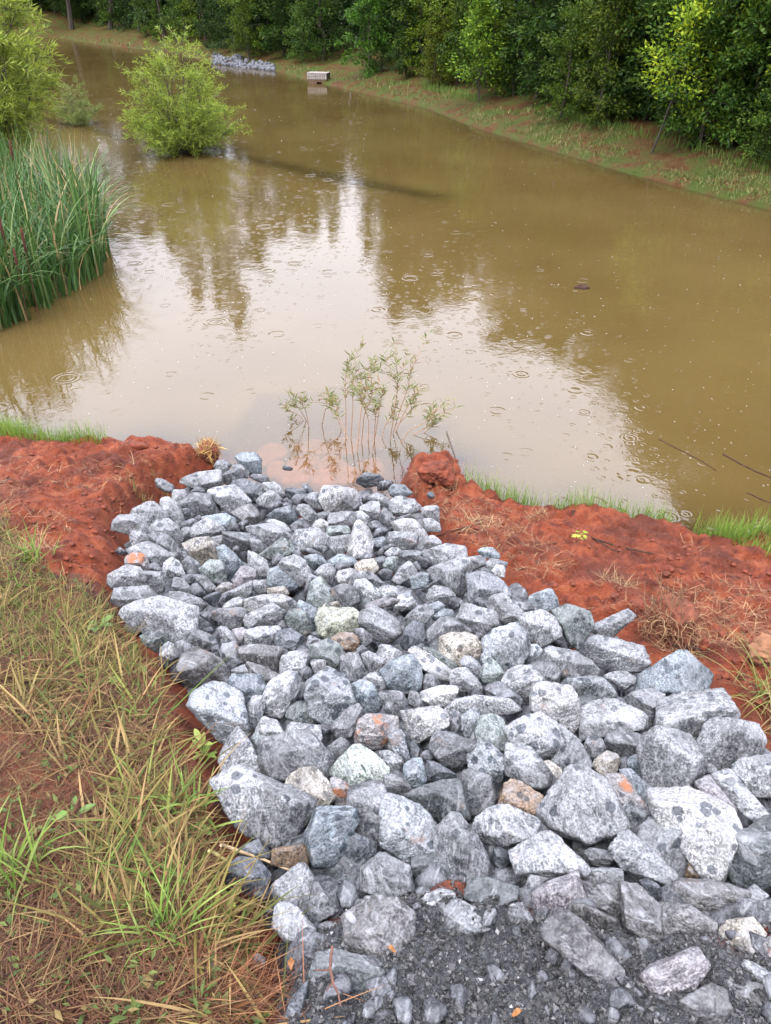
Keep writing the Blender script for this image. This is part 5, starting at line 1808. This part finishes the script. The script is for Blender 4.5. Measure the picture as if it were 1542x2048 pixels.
def tuft(nm, px, py, r, n, L, cols, label, lean=(.1, .9), wd=(.0015, .0035), curl=(.2, 1.2), cat='grass tuft', plane=bank_plane, mat=None):
    c = plane(px, py); z0 = gz_at(c[0], c[1])
    B = np.column_stack([c[0] + rng.normal(size=n) * r, c[1] + rng.normal(size=n) * r * .8]); zb = terrain(B[:, 0], B[:, 1])
    g = Geo()
    g.blades(np.column_stack([B, zb - .003]), rng.uniform(0, 6.28, n), rng.uniform(*L, n), rng.uniform(*wd, n), rng.uniform(*lean, n), rng.uniform(*curl, n), 5, pal(n, cols, [1 / len(cols)] * len(cols)), rng)
    o = g.build(nm, mat or GRS, None, False, (c[0], c[1], z0))
    return tag(o, label, cat)


DRYG = [(.16, .12, .045), (.10, .085, .03), (.22, .16, .075), (.09, .10, .03)]
DEAD = [(.22, .14, .07), (.12, .065, .035), (.30, .21, .11), (.08, .04, .025)]
tuft("dry_tuft", 324, 948, .035, 110, (.04, .12), DRYG, "dark dry grass tuft on the left clay above a slab")
tuft("dry_tuft", 286, 992, .035, 100, (.04, .12), DRYG, "olive dry grass tuft in the middle of the left clay")
tuft("dry_tuft", 898, 972, .035, 80, (.03, .10), DEAD, "straw tuft at the foot of the square clay block")
tuft("dry_tuft", 853, 945, .035, 80, (.03, .08), DEAD, "brown root tuft on top of the right clay mound", (.8, 1.5))
tuft("dead_grass_mat", 955, 1048, .085, 230, (.04, .13), DEAD, "flattened mat of dead grass on the right clay bank", (1.0, 1.5), (.0015, .003), (0, .4))
tuft("dead_grass_mat", 1075, 1035, .035, 120, (.03, .10), DEAD, "brown straw patch under the green shore grass", (.9, 1.5), (.0015, .003), (0, .4))
tuft("dead_grass_mat", 60, 1105, .06, 260, (.03, .10), DEAD, "dark root mat between the left clay and the grass", (.7, 1.5), (.0015, .003), (0, .5))
tuft("dead_grass_mat", 1230, 1170, .05, 170, (.03, .10), DEAD, "straw patch left of the root ball on the clay", (.9, 1.5), (.0012, .0025), (0, .4))
GR3 = [(.09, .13, .03), (.13, .165, .04), (.18, .17, .06)]
tuft("grass_clump", 1545, 1395, .05, 90, (.16, .36), GR3, "arching green grass clump at the right frame edge", (.3, 1.1), (.002, .004), (.5, 1.6))
tuft("grass_clump", 1560, 1470, .06, 60, (.10, .26), DRYG, "dry grass clump under the arching one at the right edge", (.4, 1.2), (.002, .004), (.4, 1.4))
LUSH = [(.075, .125, .022), (.11, .165, .03), (.15, .19, .05)]
tuft("grass_clump", 385, 1630, .02, 26, (.08, .19), LUSH, "bright green wide bladed grass clump by the left clay edge", (.2, 1.2), (.005, .009), (.2, 1.1))
tuft("grass_clump", 70, 1130, .03, 34, (.08, .18), LUSH, "broad bladed green clump at the top of the left grass", (.2, 1.0), (.004, .008), (.2, 1.0))
tuft("grass_clump", 345, 1900, .03, 46, (.08, .20), LUSH, "long green grass clump near the bottom of the left grass", (.2, 1.0), (.003, .006), (.3, 1.2), plane=on_plane)
tuft("grass_clump", 60, 1790, .035, 44, (.10, .22), LUSH, "tall green clump at the lower left frame edge", (.1, .9), (.003, .007), (.3, 1.2), plane=on_plane)
tuft("red_straw_heap", 470, 1990, .06, 420, (.05, .16), [(.17, .07, .035), (.11, .045, .022), (.22, .11, .05)], "heap of reddish dead pine straw at the bottom beside the rocks", (1.0, 1.5), (.0012, .0022), (0, .3), 'straw', on_plane)

# root ball with dead stalks
o, C, s_ = clod("clay_core", [(1288, 1222), (1305, 1196), (1352, 1190), (1392, 1215), (1400, 1262), (1372, 1298), (1325, 1302), (1295, 1270)], None, DARKCLAY, 5, .30, .2, 'clod', 3.2)
e = empty("root_ball", C, "dug up root ball with dead stalks on the right clay bank", "root ball")
for k_ in ('label', 'category'):
    if k_ in o: del o[k_]
o.parent = e; o.location = (0, 0, 0)
g = Geo()
for i in range(190):
    a = rng.uniform(0, 6.28); d0 = np.array([math.cos(a), math.sin(a), rng.uniform(-.1, .9)]); d0 /= np.linalg.norm(d0)
    P = [d0 * s_ * rng.uniform(.25, .5)]
    v = d0 * .3 + rng.normal(size=3) * .7
    for _ in range(5):
        v = v + rng.normal(size=3) * .45 + np.array([0, 0, -.25]); v /= np.linalg.norm(v)
        P.append(P[-1] + v * rng.uniform(.012, .028))
    cc = np.array([(.14, .07, .035), (.2, .12, .06), (.08, .035, .02)][rng.integers(3)])
    g.tube(P, np.linspace(.0022, .0007, 6), 4, cc)
g.build('roots', STRAW, e)
g = Geo()
for i in range(22):
    b = rng.normal(size=3) * s_ * .16 + np.array([-.02, 0, s_ * .30])
    v = np.array([rng.normal() * .25 - .12, rng.normal() * .2, 1.0])
    L = rng.uniform(.05, .17)
    g.tube([b, b + v * L * .5, b + v * L + rng.normal(size=3) * .01], [.0018, .0014, .0008], 4, np.array((.17, .10, .055)) * rng.uniform(.6, 1.5))
g.build('dead_stalks', STRAW, e)

# straw ball at the left tip of the clay
o, C, s_ = clod("clay_core", [(398, 890), (412, 880), (432, 888), (440, 905), (434, 924), (414, 926), (398, 912)], None, DARKCLAY, 4, .5, .3)
for k_ in ('label', 'category'):
    if k_ in o: del o[k_]
e = empty("straw_ball", C, "ball of golden straw and roots at the left clay tip", "straw clump")
o.parent = e; o.location = (0, 0, 0)
g = Geo(); n = 260
D = rng.normal(size=(n, 3)); D /= np.linalg.norm(D, axis=1)[:, None]; D[:, 2] = np.abs(D[:, 2])
P = D * s_ * rng.uniform(.38, .56, (n, 1))
T = np.cross(D, rng.normal(size=(n, 3))) + D * .25
g.leaves(P, T, rng.uniform(.05, .11, n), .004, pal(n, [(.34, .22, .07), (.24, .14, .05), (.13, .065, .03)], [.4, .35, .25]), .5, rng)
g.build('straw', STRAW, e)


def stick(nm, paths, label, rad, mat, z=None, lift=.012, cat='stick', sides=5):
    g = Geo(); first = None
    for pts in paths:
        P = []
        for q in pts:
            w = at_z(q[0], q[1], z) if z is not None else bank_plane(q[0], q[1])
            if z is None:
                w = EYE + (w - EYE) * (1 - (q[2] if len(q) > 2 else lift) / np.linalg.norm(w - EYE))
            P.append(w)
        P = np.array(P); first = P[0] if first is None else first
        k = 4 * (len(P) - 1) + 1
        tt = np.linspace(0, len(P) - 1, k)
        Q = np.stack([np.interp(tt, np.arange(len(P)), P[:, j]) for j in range(3)], 1)
        Q[1:-1] += rng.normal(size=(k - 2, 3)) * rad * .15
        r = rad * (1 if pts is paths[0] else .65)
        g.tube(Q, np.linspace(r, r * .6, k), 6)
    return tag(g.build(nm, mat, None, True, first), label, cat)


TWIG = simple("reddish_twig", (0.075, 0.033, 0.023), .8, .3, 50)
stick("reed_stalk", [[(442, 1690, .17), (510, 1714, .18), (582, 1741, .16)]], "upper of two bleached reed stalks reaching over the rocks", .0045, REED, cat='reed')
stick("reed_stalk", [[(418, 1701, .15), (470, 1730, .16), (506, 1754, .15)]], "lower yellowish reed stalk beside the small brown block", .0045, simple("yellow_reed", (.22, .19, .07), .6, .2, 30), cat='reed')
stick("forked_twig", [[(664, 1893, .12), (660, 1935, .12), (666, 1966, .12), (677, 1990, .10), (681, 2012, .09)], [(666, 1966, .12), (652, 1982, .11)], [(662, 1941, .12), (628, 1941, .11)]], "reddish forked twig lying across the flat dark bottom rock", .003, TWIG, cat='twig')
stick("dry_straw", [[(506, 1812, .05), (550, 1783, .08), (575, 1773, .10), (596, 1776, .10)]], "pinkish bent straw stem against the peaked pale boulder", .002, simple("pink_straw", (.17, .085, .05), .7, .2, 40), cat='straw')
stick("dry_straw", [[(1485, 1826, .12), (1515, 1808, .12), (1560, 1793, .12)]], "golden straw stem on the rocks at the lower right edge", .003, simple("gold_straw", (.2, .125, .05), .7, .2, 40), cat='straw')
stick("dry_straw", [[(924, 1062, .02), (959, 1032, .03)]], "pale straight straw stem on the dead grass mat", .003, REED, cat='straw')
stick("root_stick", [[(872, 1072, .02), (925, 1056, .02), (985, 1040, .02)]], "dark thin stick on the clay beside the square ended rock", .004, WOODM)
stick("root_stick", [[(585, 1118, .10), (600, 1112, .12), (640, 1098, .10)]], "short rusty stick lying across the pale rocks", .004, TWIG)
stick("bank_twig", [[(342, 906, .0), (325, 890, .05), (309, 872, .09)], [(325, 890, .05), (306, 884, .07)], [(318, 882, .06), (322, 874, .08)]], "dark forked twig sticking up from the left clay shore", .005, WOODM, cat='twig')
stick("bank_twig", [[(1148, 1040, .0), (1145, 1022, .04), (1141, 1003, .08)], [(1146, 1024, .04), (1158, 1013, .06)]], "small dark stump twig at the right shore among grass", .006, WOODM, cat='twig')
stick("floating_branch", [[(1446, 908), (1480, 927), (1515, 944), (1560, 962)]], "thick dark branch floating at the right frame edge", .006, WOODM, .004, cat='branch')
stick("floating_twig", [[(1318, 878), (1360, 900), (1400, 920), (1432, 941)]], "long thin twig floating left of the dark branch", .0035, WOODM, .003, cat='twig')
stick("floating_twig", [[(1494, 985), (1530, 1002), (1570, 1012)]], "short twig floating below the dark branch", .004, WOODM, .003, cat='twig')
stick("drowned_reed", [[(893, 862), (908, 905), (922, 952)]], "single dark reed stem in the water above the clay mound", .0022, WOODM, .01, cat='reed')
stick("rotten_branch", [[(1160, 1064, .01), (1190, 1078, .012), (1240, 1094, .01), (1308, 1108, .01)], [(1190, 1078, .012), (1225, 1100, .01), (1268, 1108, .01)]], "dark rotten forked branch lying on the right clay by the seedling", .006, WOODM, cat="branch")
stick("root_stick", [[(1325, 1170, .06), (1355, 1190, .07), (1386, 1214, .06)]], "dark slanting stick on top of the root ball", .004, WOODM)
stick("root_stick", [[(1345, 1290, .02), (1375, 1293, .02), (1402, 1298, .02)]], "grey stick on the clay under the root ball", .0035, WOODM)

# broad leaved weeds
WEED = leaf_mat("weed_leaves", [(0, (.075, .12, .03)), (.6, (.115, .165, .045)), (1, (.16, .2, .065))], True, .35)


def weed(px, py, nlf, L, wid, label, el=(.05, .5), lift=.01, plane=on_plane, col=(1, 1, 1), nm='broadleaf_weed', stem=.0):
    c = plane(px, py); z0 = gz_at(c[0], c[1])
    e = empty(nm, (c[0], c[1], z0), label, 'weed')
    g, sg_ = Geo(), Geo()
    for i in range(nlf):
        a = i * 2.4 + rng.normal() * .3; b = rng.uniform(*el)
        d = np.array([math.cos(a) * math.cos(b), math.sin(a) * math.cos(b), math.sin(b)])
        sx = np.array([-math.sin(a), math.cos(a), rng.normal() * .3])
        up = np.cross(d, sx); up /= np.linalg.norm(up)
        if up[2] < 0: up = -up
        l = L * rng.uniform(.6, 1.15); w = wid * rng.uniform(.8, 1.2)
        root = np.array([0, 0, lift + stem * (i / nlf)])
        tt = np.linspace(0, 1, 7); wd_ = np.sin(np.pi * np.clip(tt, .03, .98)) ** .7 * w * .5
        ctr = root + d * (l * .25) + d * tt[:, None] * l - np.array([0, 0, 1]) * (tt[:, None] ** 2) * l * .25
        V = np.stack([ctr - sx * wd_[:, None] + up * wd_[:, None] * .35, ctr, ctr + sx * wd_[:, None] + up * wd_[:, None] * .35], 1).reshape(-1, 3)
        F = []
        for k in range(6):
            F += [(3 * k, 3 * k + 1, 3 * k + 4, 3 * k + 3), (3 * k + 1, 3 * k + 2, 3 * k + 5, 3 * k + 4)]
        g.add(V, F)
        sg_.tube([np.array([0, 0, -.005]), root, root + d * l * .3], .0012, 4)
    o = g.build('leaves', WEED, e); o.color = (*col, 1)
    o = sg_.build('stems', WEED, e); o.color = (*col, 1)
    return e


weed(345, 1722, 7, .036, .034, "pale round leaved weed on the soil of the lower left grass", (.0, .3), col=(1.2, 1.15, 1.3))
weed(300, 1748, 6, .042, .032, "flat pale green leaf rosette left of the round leaved weed", (.0, .25), col=(1.05, 1.1, 1.0))
weed(470, 1782, 6, .030, .017, "small bright seedling at the grass edge below the reeds", (.3, .9), .04, col=(1.5, 1.4, .9), stem=.03)
weed(408, 1510, 16, .045, .014, "leafy upright weed beside the large spotted slab", (.2, 1.1), .02, col=(1.3, 1.25, .9), stem=.07)
weed(452, 1838, 5, .035, .02, "yellowish weed leaves at the edge of the lower rocks", (.1, .6), .03, col=(1.7, 1.5, .9))
weed(205, 1285, 6, .05, .022, "dark broad leaf weed in the upper left grass", (.1, .5), .02, col=(.8, .9, .8))
weed(160, 1680, 7, .05, .015, "narrow leaved green weed in the middle of the left grass", (.1, .6), .01, col=(.9, 1.1, .9))
weed(240, 1400, 7, .02, .01, "tiny clover like weed on bare left soil", (.1, .5), .012, col=(1.1, 1.2, .9))
weed(400, 1700, 6, .03, .02, "small green weed right of the round leaved weed", (.1, .5), .02, col=(1.1, 1.2, .9))

# maple seedling with lobed leaves
c = bank_plane(1156, 1092); z0 = gz_at(c[0], c[1])
e = empty("maple_seedling", (c[0], c[1], z0), "bright yellow green seedling with lobed leaves on the right clay", "seedling")
g, sg_ = Geo(), Geo()
for i in range(9):
    a = i * 2.4; h = .03 + .05 * (i / 9); tip = np.array([math.cos(a) * .024, math.sin(a) * .02, h * .7])
    sg_.tube([np.zeros(3), np.array([0, 0, h * .6]), tip], [.0016, .0012, .0008], 4)
    d = np.array([math.cos(a), math.sin(a), -.25]); d /= np.linalg.norm(d); sx = np.cross(d, [0, 0, 1.0]); sx /= np.linalg.norm(sx); l = rng.uniform(.017, .028)
    ang = np.linspace(-2.6, 2.6, 11); rr = np.array([.35, .55, .4, .85, .5, 1.1, .5, .85, .4, .55, .35]) * l
    rim = tip + np.outer(np.cos(ang) * rr, d) + np.outer(np.sin(ang) * rr, sx)
    V = np.vstack([tip[None], rim]); g.add(V, [(0, k, k + 1, k + 2) for k in (1, 3, 5, 7, 9)])
o = g.build('leaves', WEED, e); o.color = (1.5, 1.45, .55, 1)
o = sg_.build('stem', WEED, e); o.color = (1.5, 1.0, .6, 1)

# fallen leaves
YL = simple("yellow_dead_leaf", (0.15, 0.062, 0.016), .6, .25, 60)
for (px, py, l, lab) in ((584, 1938, .028, "orange yellow dead leaf by the bottom left rocks"), (783, 1952, .018, "small yellow dead leaf in the dark gap beside the gravel"), (1030, 2042, .022, "brown orange leaf scrap on the bottom gravel")):
    c = on_plane(px, py); z0 = gz_at(c[0], c[1]); z0 += .05 if px < 800 else .012
    g = Geo(); a = rng.uniform(0, 6)
    tt = np.linspace(0, 1, 6); w = np.sin(np.pi * np.clip(tt, .04, .96)) * l * .25
    V = np.stack([np.stack([tt * l - l / 2, -w, .006 * np.sin(tt * 5) + w * .3], 1), np.stack([tt * l - l / 2, w, .006 * np.sin(tt * 5) + w * .3], 1), np.stack([tt * l - l / 2, 0 * w, .006 * np.sin(tt * 5)], 1)], 1).reshape(-1, 3)
    F = []
    for k in range(5): F += [(3 * k, 3 * k + 2, 3 * k + 5, 3 * k + 3), (3 * k + 2, 3 * k + 1, 3 * k + 4, 3 * k + 5)]
    R = np.array([[math.cos(a), -math.sin(a), 0], [math.sin(a), math.cos(a), 0], [0, 0, 1]])
    g.add(V @ R.T, F)
    o = g.build('fallen_leaf', YL, None, True); o.location = (c[0], c[1], z0)
    tag(o, lab, 'leaf')


# ------------------------------------------------------------------ concrete outlet box and stone apron across the pond
def box(g, x0, x1, y0, y1, z0, z1):
    V = [(x0, y0, z0), (x1, y0, z0), (x1, y1, z0), (x0, y1, z0), (x0, y0, z1), (x1, y0, z1), (x1, y1, z1), (x0, y1, z1)]
    g.add(V, [(0, 3, 2, 1), (4, 5, 6, 7), (0, 1, 5, 4), (1, 2, 6, 5), (2, 3, 7, 6), (3, 0, 4, 7)])


p = at_z(637, 167)
e = empty("outlet_box", (p[0], p[1] + .25, -.03), "pale concrete outlet box standing in the far edge of the pond", "drain outlet")
e.rotation_euler[2] = math.radians(-12); e.scale = (.78, .78, .78)
g = Geo()
box(g, -.45, -.02, -.30, .30, -.4, .20); box(g, .22, .45, -.30, .30, -.4, .20); box(g, -.02, .22, -.296, .296, .10, .198); box(g, -.02, .22, .10, .296, -.4, .10)
g.build('base', STAIN, e)
g = Geo(); box(g, -.019, .219, .06, .098, -.4, .099); g.build('opening', DARK, e)  # dark panel painting in the shade inside the outlet
g = Geo(); g2 = Geo()
for row in range(2):
    nb = 9
    for i in range(nb):
        w = .94 / nb; x0 = -.47 + i * w
        box(g, x0 + .010, x0 + w - .010, -.325, .32, .205 + row * .115, .205 + row * .115 + .100)
box(g2, -.46, .46, -.305, .305, .20, .43)
g.build('block_course', CONC, e); g2.build('mortar_core', simple('grey_mortar', (.10, .085, .07), .9, .3, 9), e)
g = Geo(); box(g, -.48, .48, -.33, .33, .432, .465); g.build('lid', CONC, e)

ap = Geo()
AP = [(426, 108), (470, 116), (548, 130), (552, 143), (500, 138), (428, 127)]
q = np.column_stack([rng.uniform(420, 555, 900), rng.uniform(104, 145, 900)])
q = q[poly_sd(q[:, 0], q[:, 1], AP) < 0][:210]
for a, b in q:
    p = on_ground(a, b)
    s = rng.uniform(.04, .11)
    pl = [(rng.normal(size=3), s * rng.uniform(.6, 1.0)) for _ in range(10)]
    V, F = carve(pl, 2, s, rng, 20)
    ap.add(V + np.array([p[0], p[1], max(.0, gz_at(p[0], p[1])) + s * .1]), F)
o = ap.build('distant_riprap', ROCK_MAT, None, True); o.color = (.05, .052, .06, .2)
tag(o, kind='stuff')
